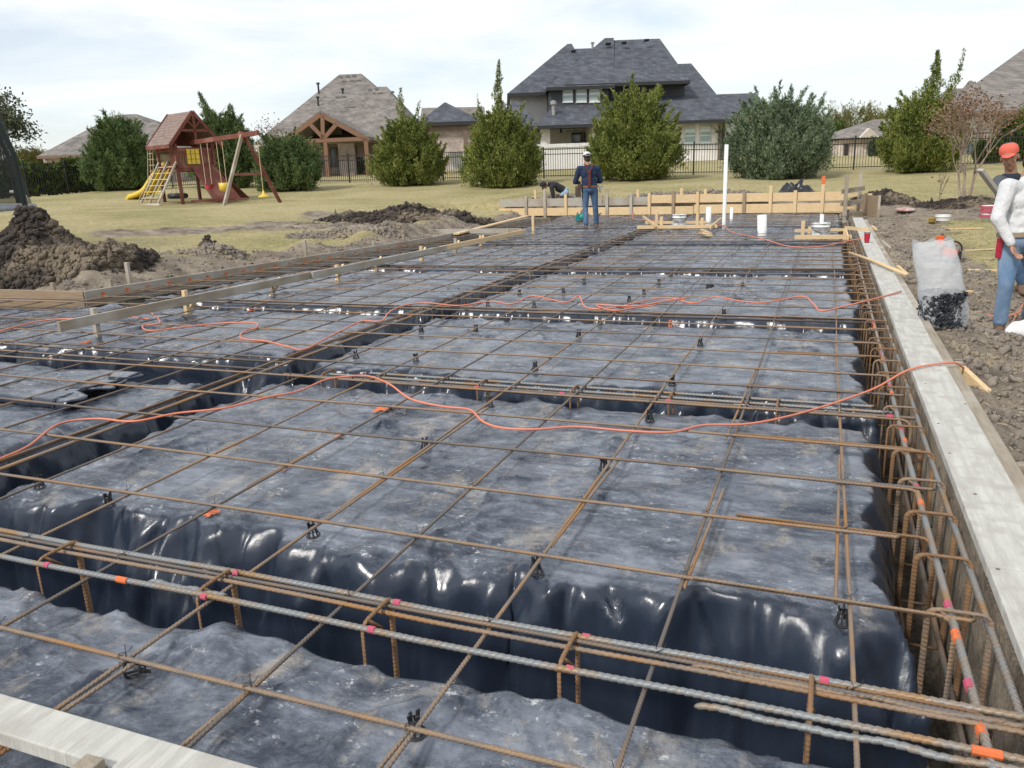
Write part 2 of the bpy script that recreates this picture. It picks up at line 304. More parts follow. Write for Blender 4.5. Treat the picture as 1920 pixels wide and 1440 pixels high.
mxx=N('ShaderNodeMixRGB'); L(at_.outputs['Fac'],mxx.inputs[0]); L(mu.outputs[0],mxx.inputs[1]); L(mu2.outputs[0],mxx.inputs[2]); L(mxx.outputs[0],b.inputs['Base Color'])
b.inputs['Roughness'].default_value=.95; b.inputs['Specular IOR Level'].default_value=.15
zz,_=nramp(22,[(0,0,0),(1,1,1)],[.3,.7],8); bp=N('ShaderNodeBump'); bp.inputs['Strength'].default_value=.9; bp.inputs['Distance'].default_value=.05; L(zz.outputs[0],bp.inputs['Height']); L(bp.outputs[0],b.inputs['Normal'])
g=npm('ground',np.stack([GX,GY,GZ],-1).reshape(-1,3),grid_faces(len(gx),len(gy)),mg,smooth=True); g['kind']='structure'
sa=soil(GX,GY); sa[ins]=1; a_=g.data.attributes.new('soil','FLOAT','POINT'); a_.data.foreach_set('value',sa.ravel().astype(np.float32))
def on(px,py,D):           # the ground spot seen at (px,py), nearest to distance D
    ds=np.linspace(D*.75,D*1.3,56); P=[at(px,py,float(d)) for d in ds]; X=np.array([p.x for p in P]); Y=np.array([p.y for p in P]); e=np.array([p.z for p in P])-ground_z(X,Y)
    c=[i for i in range(55) if e[i]*e[i+1]<=0]
    if c: i=min(c,key=lambda q:abs(ds[q]-D)); t=e[i]/(e[i]-e[i+1]+1e-9); D=float(ds[i]+(ds[i+1]-ds[i])*t)
    elif abs(e).min()<.12*D/35: D=float(ds[int(np.argmin(abs(e)))])
    p=at(px,py,D); return Vector((p.x,p.y,gz(p.x,p.y)))

# ---------------------------------------------------------------- black plastic sheet over the pads and trenches
PADZ=-.082; DEP=.56
def tri(x,y,sd):         # flat facets meeting in sharp creases, like stiff film
    i=np.floor(x); j=np.floor(y); u=x-i; v=y-j; a=h2(i,j,sd); b=h2(i+1,j,sd); c=h2(i,j+1,sd); d=h2(i+1,j+1,sd); fl=h2(i*3.1,j*1.7,sd+9)>.5
    t1=np.where(u>v,a+(b-a)*u+(d-b)*v,a+(c-a)*v+(d-c)*u); t2=np.where(u+v<1,a+(b-a)*u+(c-a)*v,d+(c-d)*(1-u)+(b-d)*(1-v)); return np.where(fl,t1,t2)-.5
def drop(x,y):       # 0 on the pads .. 1 at the trench floor; pleated lips
    def pleat(a,s): return (rg(a*2.3,0*a+s,s,2)-.4)*.09+(rg(a*6.1,0*a+s*1.7,s+3,3)-.3)*.035+(fb(a*1.1,0*a,s+5,2)-.5)*.14
    t=np.full(x.shape,-9.)
    def strip(d_lo,d_hi,al,s,on=1):
        lo=d_lo+pleat(al,s)*.6*ss(-.5,-.1,d_lo); hi=d_hi+pleat(al,s+11); v=np.minimum(lo,hi); return np.where(on,v,-9)
    t=np.maximum(t,strip((x-.255)*1.4,9-x,y,1))
    t=np.maximum(t,strip((y-.37)*2.2,.85-y,x,2,x<.6))
    t=np.maximum(t,strip((y-3.05)*1.8,3.33-y,x,3,x>-3.95))
    for k,(a,b) in enumerate(((5.62,5.95),(9.05,9.38),(12.95,13.3),(17.1,17.4))): t=np.maximum(t,strip((y-a-.04)*1.5,b-y,x,4+k))
    t=np.maximum(t,strip((x+4.0),(-3.74-x)*1.8,y,9))
    t=np.maximum(t,strip(y-2.95,3.50-y,x,13,x<-3.7))
    t=np.maximum(t,strip(.34-leftd(x,y),leftd(x,y)+1,y,12))
    wxx=x+.2*fb(x*3,y*3,33,3); wyy=y+.2*fb(x*3+9,y*3,34,3); k=(1-.9*ss(3.6,6,y)); t2=t+k*(.13*tri(wxx*4.1+wyy*1.3,wyy*4.4-wxx,91)+.065*tri(wxx*9.3-wyy*3,wyy*8.7+wxx*2,92)+.02*tri(wxx*19,wyy*19,93))
    return ss(-.155,.10,t2)**1.25,t
xs=sorted(set(list(np.arange(-11.5,-4.6,.04))+list(np.arange(-4.6,.275,.0135)))); ys=sorted(set(list(np.arange(-1.25,4.2,.0125))+list(np.arange(4.2,10,.026))+list(np.arange(10,22.4,.06))))
PXX,PYY=np.meshgrid(xs,ys); dr,tt=drop(PXX,PYY)
wx=PXX+.25*fb(PXX*1.7,PYY*1.7,31,3); wy=PYY+.25*fb(PXX*1.7+9,PYY*1.7,32,3)
V_=lambda x,y,sd: np.abs(vn(x,y,sd)-.5)*2
fx_=PXX+.22*fb(PXX*3,PYY*3,33,3)+.05*fb(PXX*13,PYY*13,35,2); fy_=PYY+.22*fb(PXX*3+9,PYY*3,34,3)+.05*fb(PXX*13,PYY*13+5,36,2)
area=.35+1.3*ss(.4,.65,fb(PXX*.8,PYY*.8,57,3))
W=.016*(fb(wx*1.0,wy*1.0,41,3)-.5)+area*(.019*tri(fx_*3.2+fy_,fy_*4.6-fx_*.6,42)+.013*tri(fx_*6.5-fy_*2.5,fy_*8+fx_*2,43)+.005*tri(fx_*15,fy_*17+fx_*5,44))-.006*area*(1-V_(wx*1.2+wy*.5,wy*2.1-wx*.9,46))**6*0+.018*area*(1-V_(wx*1.9-wy*.8,wy*1.7+wx*1.2,47))**14+.014*area*(1-V_(wx*3.3+wy*1.8,wy*2.6-wx*2.2,48))**12
near_lip=np.exp(-((tt+.04)/.12)**2)+.2*np.exp(-((tt+.3)/.2)**2)     # folds gather close to the trench edges
fary=1-.92*ss(3.6,6,PYY); W=W+fary*near_lip*(.075*tri(fx_*4.3,fy_*4.3,51)+.060*tri(fx_*9.5+fy_*3,fy_*9.5,52)+.014*tri(fx_*21,fy_*21,53))
wall=dr*(1-dr)*4
sl_=ss(-.22,.02,tt)*.035
zz=PADZ+W*(1-dr*.6)-dr*DEP-sl_+wall*(.26*tri(fx_*5.2+fy_*3,fy_*1.3-fx_*1.3,61)+.16*tri(fx_*11-fy_*4,fy_*3+fx_,62)+.05*tri(fx_*23,fy_*12,63))
zz=np.minimum(zz,-.018-(.004*fb(PXX*9,PYY*9,2)))
gY_,gX_=np.gradient(tt); gX_=gX_/np.gradient(PXX,axis=1); gY_=gY_/np.gradient(PYY,axis=0); gl_=np.hypot(gX_,gY_)+.3; gX_/=gl_; gY_/=gl_
wf=np.sqrt(np.clip(wall,0,1))*(1-.6*dr)          # folds stand out from the trench walls
al_=np.where(np.abs(gX_)>np.abs(gY_),fy_,fx_); dn_=fary*wf*(.085*(1-2*np.abs(tri(al_*4.6,zz*2.2+fx_*.3,81)))**1.0+.045*tri(al_*10,zz*6,82)*2+.012*tri(al_*26,zz*14,83)*2-.05)
dn_=np.where(gX_>.5,np.clip(dn_,-.03,.03),dn_); PXd=PXX+gX_*dn_; PYd=PYY+gY_*dn_
fc=grid_faces(len(xs),len(ys)); cx_=PXX.ravel()[fc].mean(1); cy_=PYY.ravel()[fc].mean(1)
keep=inslab(cx_,cy_)&(np.where(cx_<-5,leftd(cx_,cy_),9)>.05); fc=fc[keep]
used=np.unique(fc); rm=np.full(PXX.size,-1); rm[used]=np.arange(len(used)); VV=np.stack([PXd,PYd,zz],-1).reshape(-1,3)[used]; fc=rm[fc]
mp_=bpy.data.materials.new('dusty_black_sheeting'); mp_.use_nodes=True; nt=mp_.node_tree; b=nt.nodes['Principled BSDF']; N=nt.nodes.new; L=nt.links.new; tc=N('ShaderNodeTexCoord')
zd,dust=nramp(2.3,[(0,0,0),(1,1,1)],[.42,.63],11,(1,1.4,.5)); zd.inputs['Distortion'].default_value=.2; zd.inputs['Roughness'].default_value=.80
zs2,spk=nramp(30,[(0,0,0),(1,1,1)],[.565,.64],9,(.7,1,1)); zs2.inputs['Roughness'].default_value=.78; zp_,pat=nramp(1.7,[(0,0,0),(1,1,1)],[.48,.60],4)
zm,mud=nramp(2.7,[(0,0,0),(1,1,1)],[.53,.68],12,(1.5,1,.4)); zm.inputs['Distortion'].default_value=.25; zm.inputs['Roughness'].default_value=.80
zst,strk=nramp(10,[(0,0,0),(1,1,1)],[.55,.75],7,(.5,2.2,1))
geo=N('ShaderNodeNewGeometry'); sx=N('ShaderNodeSeparateXYZ'); L(geo.outputs['Normal'],sx.inputs[0]); up_=N('ShaderNodeMapRange'); up_.inputs['From Min'].default_value=.75; up_.inputs['From Max'].default_value=.97; L(sx.outputs[2],up_.inputs[0])
def mth(op,a,b_): 
    m_=N('ShaderNodeMath'); m_.operation=op
    for k,q in enumerate((a,b_)):
        if isinstance(q,(int,float)): m_.inputs[k].default_value=q
        else: L(q,m_.inputs[k])
    return m_.outputs[0]
dfac=mth('MULTIPLY',mth('ADD',mth('MULTIPLY',dust.outputs[0],.50),mth('MULTIPLY',strk.outputs[0],.34)),up_.outputs[0])
m1=N('ShaderNodeMixRGB'); m1.inputs[1].default_value=(.022,.031,.050,1); m1.inputs[2].default_value=(.37,.40,.455,1); L(dfac,m1.inputs[0])
m2=N('ShaderNodeMixRGB'); m2.inputs[2].default_value=(.50,.51,.52,1); L(m1.outputs[0],m2.inputs[1]); L(mth('MULTIPLY',mth('MULTIPLY',spk.outputs[0],up_.outputs[0]),mth('ADD',mth('MULTIPLY',pat.outputs[0],.95),.12)),m2.inputs[0])
m3=N('ShaderNodeMixRGB'); m3.inputs[2].default_value=(.42,.35,.26,1); L(m2.outputs[0],m3.inputs[1]); L(mth('MULTIPLY',mth('MULTIPLY',mud.outputs[0],up_.outputs[0]),.72),m3.inputs[0])
L(m3.outputs[0],b.inputs['Base Color'])
rr=N('ShaderNodeMapRange'); rr.inputs['To Min'].default_value=.21; rr.inputs['To Max'].default_value=.48; L(dfac,rr.inputs[0]); L(rr.outputs[0],b.inputs['Roughness']); b.inputs['Specular IOR Level'].default_value=.55
zw,_=nramp(9,[(0,0,0),(1,1,1)],[.3,.7],7,(1,1,.35)); bp=N('ShaderNodeBump'); bp.inputs['Strength'].default_value=.35; bp.inputs['Distance'].default_value=.007
vo=N('ShaderNodeTexVoronoi'); vo.feature='DISTANCE_TO_EDGE'; vo.inputs['Scale'].default_value=5.5; wv=N('ShaderNodeMixRGB'); wv.inputs[0].default_value=.22; L(tc.outputs['Object'],wv.inputs[1]); L(zd.outputs['Color'],wv.inputs[2]); L(wv.outputs[0],vo.inputs['Vector'])
L(mth('ADD',mth('MULTIPLY',zw.outputs[0],.75),mth('MINIMUM',mth('MULTIPLY',vo.outputs['Distance'],1.2),.25)),bp.inputs['Height']); L(bp.outputs[0],b.inputs['Normal'])
M_sheet=mp_
o=npm('plastic_sheet',VV,fc,mp_,smooth=True); tag(o,'huge dusty black plastic sheet draped over the earth pads and trenches under the rebar grid','plastic sheet')
def sheet_z(x,y):
    i=np.searchsorted(ys,y); j=np.searchsorted(xs,x); return float(zz[min(i,len(ys)-1),min(j,len(xs)-1)])
#PART2
# ---------------------------------------------------------------- rebar
def ribbed(mb,pts,r,rib=True,n=8,pitch=.0145):
    if not rib: return mb.tube(pts,r,n)
    P=[]; Q=[]; pts=[Vector(p) for p in pts]
    for a,b in zip(pts[:-1],pts[1:]):
        k=max(3,int((b-a).length/pitch)*3)
        for i in range(k): P.append(a.lerp(b,(i//3*3+(0,.62,.80)[i%3])/k)); Q.append(r*(.90,.91,1.15)[i%3])
    P.append(pts[-1]); Q.append(r*.9)
    o=len(mb.v); mb.tube(P,Q,n)
    # lean the ribs so that they run round the bar at a slant
    ax=(pts[-1]-pts[0]).normalized()
    for i in range(len(P)):
        for kk in range(n):
            v=Vector(mb.v[o+i*n+kk]); mb.v[o+i*n+kk]=tuple(v+ax*(math.cos(2*math.pi*kk/n)*pitch*.5))
    return mb
def paint(p,d,r,ln,m,root): mb=MB(); mb.tube([Vector(p)-d*ln/2,Vector(p)+d*ln/2],r,8); return mb.build('paint_mark',m,root)
YJ=[.01,1,1.98,3.02,4.03,5.04,6.04,6.99,7.95,8.99,9.95]+[10.95+k for k in range(0,35)]
XI=[.05,-.98,-2.02,-3.03,-3.94,-5,-6,-7.08]+[-8.1-k*1.02 for k in range(0,15)]
def xleft(y):
    if y<5.5: return -11.5
    if y<13.3: return -8.46+(y-5.62)/7.68*.84
    return -7.65
Xd=Vector((1,0,0)); Yd=Vector((0,1,0))
for j,yj in enumerate(YJ):
    y=yj*S
    if y>21.4: break
    x0=xleft(y)+.06; x1=.36 if j%3 else .20; npt=16 if j<14 else 9
    if j>14 and j%2: x1=.10
    pts=[]
    sk=random.uniform(-.015,.015)
    for k in range(npt): 
        t=k/(npt-1); x=x0+(x1-x0)*t
        pts.append((x,y+sk*(t-.6)+.006*math.sin(t*9+j),.000+.004*math.sin(t*13+j*2)))
    mb=MB(); ribbed(mb,pts,(.0066 if j<12 else .006),j<8,8 if j<8 else 6)
    o=mb.build('crosswise_rebar',(M_rebar if j%3!=1 else M_rebar_dark) if j<22 else M_rebar_dark,smooth=True)
    if j<20: tag(o,'thin rusty crosswise rebar over the sheet, %s counting from the near form board'%ORD[j],'rebar','thin crosswise rebars')
    else: tag(o,'thin dark crosswise rebar over the far third of the sheet, beyond the middle orange cord','rebar','thin crosswise rebars far off')
    # hooked bar lapped onto it, turned down into the right-hand trench
    if j<30:
        a=-.34-random.random()*.18; xe=.345+random.uniform(-.03,.02); yy=y+.015*(1 if j%2 else -1)
        q=[(a,yy,.004),(xe-.05,yy,0)]+[(xe-.05+.05*math.sin(t),yy,-.05+.05*math.cos(t)) for t in (.4,.8,1.2,1.57)]+[(xe,yy+.02,-.34)]
        mb=MB(); ribbed(mb,q,.0066,j<8,8 if j<8 else 6); o=mb.build('hooked_rebar',M_rust if j%2 else M_rebar,smooth=True)
        if j<14: tag(o,'orange rusty rebar hooked down into the right trench, %s from the near corner'%ORD[j],'rebar','hooked rebars along the right trench')
        else: tag(o,'rusty rebar hooked down into the far half of the right trench, past the fourteenth','rebar','hooked rebars in the far right trench')
for i,xi in enumerate(XI):
    x=xi*S
    y0=-1.1 if x>-8.2 else -1.1; y1=21.5
    if x<-7.6: y1=5.4 if x<-8.3 else 8
    if x<-11.3: break
    pts=[]; sk=random.uniform(-.012,.012); m=30
    for k in range(m):
        t=(k/(m-1))**1.6; yy=y0+(y1-y0)*t; pts.append((x+sk*(t-.3)*2+.006*math.sin(t*21+i*3),yy,-.0145))
    mb=MB()
    if i<8:
        q=[p for p in pts if p[1]<4.5]; ribbed(mb,q,.0064,True,8); mb.tube([q[-1]]+[p for p in pts if p[1]>=4.5],.006,6)
    else: mb.tube(pts,.0068,6)
    o=mb.build('lengthwise_rebar',M_rebar if i%2==0 else M_rebar_dark,smooth=True)
    if i<16: tag(o,'thin rebar running away under the crosswise bars, %s counting from the right trench'%ORD[i],'rebar','thin lengthwise rebars')
    else: tag(o,'thin rebar running away from the camera at the far left of the sheet','rebar','lengthwise rebars at the far left')
# doubled laps lying beside the lengthwise bars
for k,(i,a,b,nm) in enumerate([(1,2.4,3.9,'second lengthwise bar, beyond the orange chalk'),(1,.9,1.75,'second lengthwise bar on the nearest full pad'),(0,.95,2.3,'first lengthwise bar by the right trench'),(2,1.05,2.0,'third lengthwise bar on the nearest full pad'),(3,-.4,.02,'fourth lengthwise bar in front of the near trench'),(4,-.4,.02,'fifth lengthwise bar in front of the near trench'),(2,-.5,.02,'third lengthwise bar in front of the near trench'),(4,1.0,2.6,'fifth lengthwise bar on the nearest full pad'),(5,1.2,2.5,'sixth lengthwise bar on the nearest full pad')]):
    x=XI[i]*S+(.022 if k%2 else -.02); mb=MB(); ribbed(mb,[(x-.012,a,-.018),(x+.012,b,-.016)],.006,True,8); tag(mb.build('lap_rebar',M_rebar,smooth=True),'short rusty lap rebar tied beside the '+nm,'rebar','lap rebars')
# near trench: thick beam bars and stirrups
for nm,y,z,x0,x1,m,lab in [('far top bar',.50,.006,-5,.41,M_steel,'thick ribbed grey rebar along the far side of the near trench'),
    ('near top bar',.345,.004,-5,.41,M_steel,'thick ribbed grey and rust rebar along the near side of the near trench'),
    ('splice',.325,-.012,-.33,.41,M_steel,'short thick rebar spliced under the near trench bar at its right end'),
    ('splice2',.372,.0,-2.15,-1.85,M_steel,'short thick rebar stub lapped on the near trench bar at left'),
    ('splice3',.47,.0,-.36,.40,M_rebar,'rusty rebar lapped on the far trench bar at its right end'),
    ('thin',.455,-.004,-5,.41,M_rebar,'thinner rusty rebar tied just inside the far side of the near trench'),
    ('low bar',.47,-.42,-4.2,.40,M_rebar_dark,'dark rebar low down in the near trench')]:
    mb=MB(); kk=14; ribbed(mb,[(x0+(x1-x0)*k/kk,y+.004*math.sin(k),z+.003*math.sin(k*1.7)) for k in range(kk+1)],.0072 if nm in('thin','splice3') else .0092,True,10,.021)
    o=mb.build('beam_rebar',m,smooth=True); tag(o,lab,'rebar')
    if nm=='near top bar':
        for px in (-2.63,-1.93,-1.31,-.70): paint((px+.03,y,z),Xd,.0113,.022,M_pink,o)
        paint((-2.25,y,z),Xd,.0113,.045,M_orgp,o); paint((.3,y,z),Xd,.0113,.06,M_orgp,o)
    if nm=='far top bar':
        for px in (-1.93,-1.31,-.70,-.07): paint((px+.03,y,z),Xd,.0113,.022,M_pink,o)
def hoop(c,u,w_,h,lab,grp,m=M_rust,r=.0062,rib=True,nm='stirrup'):
    c=Vector(c); q=[]; rr=.03
    for (a,b,s) in ((-.5,0,0),(.5,0,1)):
        for t in (0,.5,1,1.57):
            ang=t if s else 1.57-t
            q.append(c+u*((.5*w_-rr+rr*math.sin(ang))*(1 if s else -1))+UP*(-rr+rr*math.cos(ang)))
    q=[q[0]-UP*(h-rr)]+q+[q[-1]-UP*(h-rr)]; q.append(q[0])
    mb=MB(); ribbed(mb,q[:-1],r,rib,7); mb.tube([q[-2],q[0]],r,6); mb.tube([q[4],q[4]+u*.05-UP*.06+Vector((.01,.01,0))],r,6)
    return tag(mb.build(nm,m,smooth=True),lab,'stirrup',grp)
for k,(x,la) in enumerate([(-2.65,'leftmost of the five in the near trench'),(-1.93,'second from left in the near trench'),(-1.31,'middle one of the near trench'),(-.70,'second from right in the near trench'),(-.07,'rightmost in the near trench')]):
    hoop((x,.425,.016),Yd,.17,.44,'rusty rebar stirrup hanging on the thick bars, '+la,'stirrups in the near trench')
# right trench
for lab,x,z,m,r in [('thick ribbed steel rebar along the middle of the right trench with orange and pink marks',.305,-.012,M_steel,.0105),('rusty rebar tucked under the inner edge of the right form board',.405,-.03,M_steel,.0105),
    ('dark rebar low in the right trench on the sheet side',.27,-.48,M_rebar_dark,.0105),('dark rebar low in the right trench on the form side',.39,-.48,M_rebar_dark,.0105)]:
    mb=MB(); q=[(x+.004*math.sin(k),.1+k*.7 -.9,z) for k in range(9)]; ribbed(mb,q,r,True,9,.021); mb.tube([q[-1],(x+.02,12,z),(x,21.4,z)],r,6)
    o=mb.build('beam_rebar',m,smooth=True); tag(o,lab,'rebar')
    if x==.305:
        for y in (.62,1.02,1.98,2.75,3.6,4.5,5.6): paint((x,y,z),Yd,.0125,.035,M_pink,o); paint((x,y-.17,z),Yd,.0125,.05,M_orgp,o)
for k in range(34):
    y=.95+k*.36+random.uniform(-.03,.03)*(k>2)
    hoop((.325,y,.012),Xd,.165,.56,('rusty rebar stirrup in the right trench, %s from the near corner'%ORD[k]) if k<12 else 'rusty rebar stirrup in the far part of the right trench, past the twelfth','stirrups in the right trench' if k<12 else 'far stirrups in the right trench',M_rust if k%3 else M_rebar,.0058,k<5)
# second crosswise trench
for k,(y,z,m,lab) in enumerate([(3.03,-.03,M_rebar_dark,'thick grey ribbed rebar on the near side of the second crosswise trench'),(3.12,-.035,M_steel,'thick ribbed rebar, second in the bundle over the second crosswise trench'),(3.20,-.03,M_steel,'thick ribbed rebar on the far side of the second crosswise trench'),(3.09,-.06,M_steel,'thick rebar half hidden low in the second crosswise trench')]):
    mb=MB(); ribbed(mb,[(-3.6+k*.3+q*.4,y,z) for q in range(11-k)],.0092,True,8,.021); o=tag(mb.build('beam_rebar',m,smooth=True),lab,'rebar')
    if k==0:
        for x in (-2.12,-1.55,-.9,.27): paint((x,y,z),Xd,.0115,.03,M_pink,o)
for k,x in enumerate((-3.3,-2.12,-1.5,-.9,-.3)): hoop((x,3.12,-.015),Yd,.17,.4,'small rusty stirrup on the second crosswise trench, %s from its left end'%ORD[k],'stirrups on the second crosswise trench',M_rust,.006,True)
for k,(y,z) in enumerate([(3.08,-.02),(3.30,-.02)]):
    mb=MB(); mb.tube([(-11,y+.1,z),(-7,y+.04,z),(-3.75,y,z)],.010,7); tag(mb.build('beam_rebar',M_rebar_dark,smooth=True),'dark rebar over the left crosswise trench, %s from the near side'%ORD[k],'rebar')
# lengthwise centre trench
for k,(x,z) in enumerate([(-3.78,-.02),(-3.90,-.025),(-3.84,-.30)]):
    mb=MB(); mb.tube([(x,-.9,z),(x+.01,8,z),(x,21,z)],.0105,7); tag(mb.build('beam_rebar',M_rebar if k<2 else M_rebar_dark,smooth=True),['rusty rebar on the right side of the long centre trench','rusty rebar on the left side of the long centre trench','rebar low down in the long centre trench'][k],'rebar')
for k in range(8,34): hoop((-3.84,1.0+k*.58,-.008),Xd,.17,.42,('rusty stirrup across the long centre trench, %s from the camera'%ORD[k-8]) if k<16 else 'rusty stirrup across the far part of the long centre trench, past the eighth','stirrups in the long centre trench' if k<16 else 'far stirrups in the long centre trench',M_rebar,.0058,False)
for k,y in enumerate((5.72,5.86,9.15,9.28,13.1,17.25)):
    mb=MB(); mb.tube([(-7.6,y,-.03),(-3,y,-.03),(.4,y,-.03)],.010,7); tag(mb.build('beam_rebar',M_rebar_dark,smooth=True),'dark rebar lying over %s'%['the near side of the third crosswise trench','the far side of the third crosswise trench','the near side of the fourth crosswise trench','the far side of the fourth crosswise trench','the fifth crosswise trench','the farthest crosswise trench'][k],'rebar')
for k,off in enumerate((.12,.24)):
    q=[(-11.5,5.5-off,-.01),(-8.3,5.6-off,-.01),(-8.46+off+.02,5.62,-.01),(-7.6+off,13.3,-.01),(-7.74+off,20,-.01)]; mb=MB(); mb.tube(q,.010,7); tag(mb.build('beam_rebar',M_rebar,smooth=True),'rusty rebar following the left form board, %s one'%('outer','inner')[k],'rebar')
# tie wire twists where bars cross, near area
def tie(x,y,root=None):
    mb=MB(); q=[]
    for k in range(15):
        a=k/14*6.28*1.5; q.append((x+.013*math.cos(a),y+.013*math.sin(a),-.004+.012*math.sin(a*.7)))
    q+=[(x+.02,y+.01,.02),(x+.028,y+.016,.034)]; mb.tube(q,.0011,4); mb.tube([q[0],(x-.005,y+.02,.03)],.0011,4); return mb
tie0=None
for i in range(0,7):
    for j in range(0,9):
        if (i+j)%2==0 or (j<4): 
            if i>4 and j>6: continue
            x,y=XI[i]*S,YJ[j]*S
            if tie0 is None: tie0=tie(x,y).build('tie_wire',M_blk); o=tie0
            else: o=tie0.copy(); COL.objects.link(o); o.location=Vector(tie0.location)+Vector((x-XI[0]*S,y-YJ[0]*S,0)); o.rotation_euler.z=random.uniform(0,6)*0
            tag(o,'black tie wire where the %s lengthwise and %s crosswise bars cross'%(ORD[i],ORD[j]),'tie wire','tie wires at bar crossings')
# plastic rebar chairs
def chair_mb(c,tilt=0):
    mb=MB(); c=Vector(c); H=.062
    mb.lathe(c,[(.031,0),(.033,.004),(.028,.006),(.024,.007)],14)
    for k in range(8):
        a=2*math.pi*k/8; u=Vector((math.cos(a),math.sin(a),0)); mb.beam(c+u*.026+UP*.004,c+u*.013+UP*(H-.012),.008,.003,u)
    mb.lathe(c,[(.017,.044),(.018,.048),(.016,.052),(.012,.052)],14)
    for s in (-1,1): mb.beam(c+Xd*.013*s+UP*.048,c+Xd*.017*s+UP*.072,.005,.012); mb.beam(c+Yd*.013*s+UP*.048,c+Yd*.015*s+UP*.066,.005,.01)
    return mb
CH=[(780,1376,'beside the third lengthwise bar in front of the near trench'),(1005,1075,'at the front lip of the nearest full pad'),(1580,1170,'on the right edge of the nearest full pad'),(1133,880,'in the middle of the nearest full pad'),(797,843,'on the nearest full pad left of its middle'),(205,950,'at the front left of the nearest full pad'),(75,915,'on the left end of the nearest full pad'),(588,1005,'pressed down at the front lip, left of the pad middle'),(660,726,'in front of the second crosswise trench by the near cord'),(542,718,'at the left end of the second crosswise trench'),(918,762,'in front of the second crosswise trench near its middle'),(1218,790,'in front of the second crosswise trench to the right'),(668,672,'near the left end of the second full pad'),(780,678,'on the second full pad, second from its left end'),(1003,694,'on the second full pad near its middle'),(1260,722,'at the front lip of the second full pad'),(790,622,'behind the second pad left end'),(892,622,'towards the back of the second full pad'),(1085,632,'at the back of the second full pad, centre'),(1313,649,'at the back right of the second full pad')]+[(a,b+5,None) for a,b in [(915,570),(1002,573),(950,597),(1165,578),(1125,603),(1357,587),(1225,603),(852,592),(1022,512),(974,548),(1057,546),(1095,527),(1132,511),(1235,528),(1207,548),(1330,505),(1258,513),(1393,535),(1408,515),(930,500),(1180,560),(860,560)]]
ch0=chair_mb((0,0,0)).build('rebar_chair',M_blk); cnt=0
for k,(px,py,lab) in enumerate(CH):
    o=ch0 if k==0 else ch0.copy()
    if k: COL.objects.link(o)
    p=pl(px,py,-.072); o.location=(p.x,p.y,-.072); o.rotation_euler=(random.uniform(-.08,.08),random.uniform(-.08,.08),random.uniform(0,1.5)); o.scale=(.9,.9,.9)
    tag(o,('small black plastic rebar chair '+lab) if lab else 'small black plastic rebar chair on the sheet around and beyond the middle orange cord','rebar chair','black plastic rebar chairs' if lab else 'far black plastic rebar chairs')
o=ch0.copy(); COL.objects.link(o); p=pl(255,1258,-.05); o.location=(p.x-.03,p.y,-.05); o.rotation_euler=(0,1.45,.3); tag(o,'black plastic rebar chair lying on its side by the near form board','rebar chair')
mb=MB(); p=pl(1331,538,-.06); mb.lathe((p.x,p.y,-.07),[(.001,.05),(.04,.05),(.043,.0),(.04,0)],16); tag(mb.build('pipe_cap',M_blk),'round black pipe cap with a bright rim on the sheet behind the middle cord','pipe cap')

# ---------------------------------------------------------------- cords
def smooth_path(P,k=6):
    P=[Vector(p) for p in P]; o=[]
    for i in range(len(P)-1):
        a=P[max(i-1,0)];b=P[i];c=P[i+1];d=P[min(i+2,len(P)-1)]
        for q in range(k):
            t=q/k; o.append(.5*((2*b)+(c-a)*t+(2*a-5*b+4*c-d)*t*t+(3*b-a-3*c+d)*t**3))
    return o+[P[-1]]
def cord(pix,z,r,lab,m=M_cord):
    P=smooth_path([pl(x,y,zz_ if zz_ is not None else z) for x,y,zz_ in [(q+(None,))[:3] for q in pix]]); mb=MB(); mb.tube(P,r,8); return tag(mb.build('extension_cord',m,smooth=True),lab,'extension cord')
cord([(-60,885),(0,860),(55,835),(110,795),(180,785),(250,790),(330,775),(420,765),(500,745),(560,733),(610,712),(650,706),(690,705),(730,720),(770,748),(830,762),(880,768),(905,790),(940,802),(1000,805),(1080,800),(1180,808),(1260,810),(1320,797),(1400,795),(1480,780),(1560,757),(1640,728,.03),(1700,695,.06),(1745,684,.062),(1790,680,.06),(1808,690,.0),(1830,690,-.1),(1860,676,-.2),(1900,668,-.22),(1990,640,-.22)],.014,.0062,'long orange extension cord winding across the near half and over the right board')
cord([(1690,546,.063),(1640,560,.055),(1580,575,.02),(1540,583),(1525,570),(1505,556),(1450,565),(1420,567),(1385,564),(1340,557),(1300,568),(1250,558),(1200,566),(1150,577),(1100,577),(1085,555),(1060,567),(1000,555),(960,570),(920,565),(860,573),(800,568),(760,572),(730,585),(715,602),(680,602),(650,615),(610,635),(570,655),(540,650),(500,640),(452,634),(460,620),(480,615),(475,605),(400,607),(330,615),(280,620),(268,611),(300,605),(280,585),(238,577)],.014,.0072,'orange extension cord looping over the middle of the grid and the left rail')
cord([(1290,558),(1240,566),(1190,574),(1120,572),(1150,582),(1190,577),(1230,572)],.03,.0072,'short doubled loop of orange cord on the middle cord')
cord([(-30,632),(30,612),(90,600),(150,597),(210,592),(280,598)],.014,.0072,'orange cord lying at the far left under the low rail')
cord([(1187,385,.0),(1187,405),(1200,412),(1340,420),(1372,435),(1430,448),(1480,462),(1540,462),(1600,450,.04),(1630,447,.06)],.014,.009,'orange cord between the drain pipes and the red tumbler')
cord([(1640,455,-.2),(1680,490,-.2),(1740,530,-.2),(1800,560,-.22),(1830,575,-.22),(1880,595,-.22),(1960,560,-.22)],-.2,.008,'faded orange cord lying in the dirt behind the clear bag')
cord([(1880,640,-.25),(1900,600,-.24),(1925,560,-.23)],-.2,.006,'thin orange cord on the ground by the brown boots')

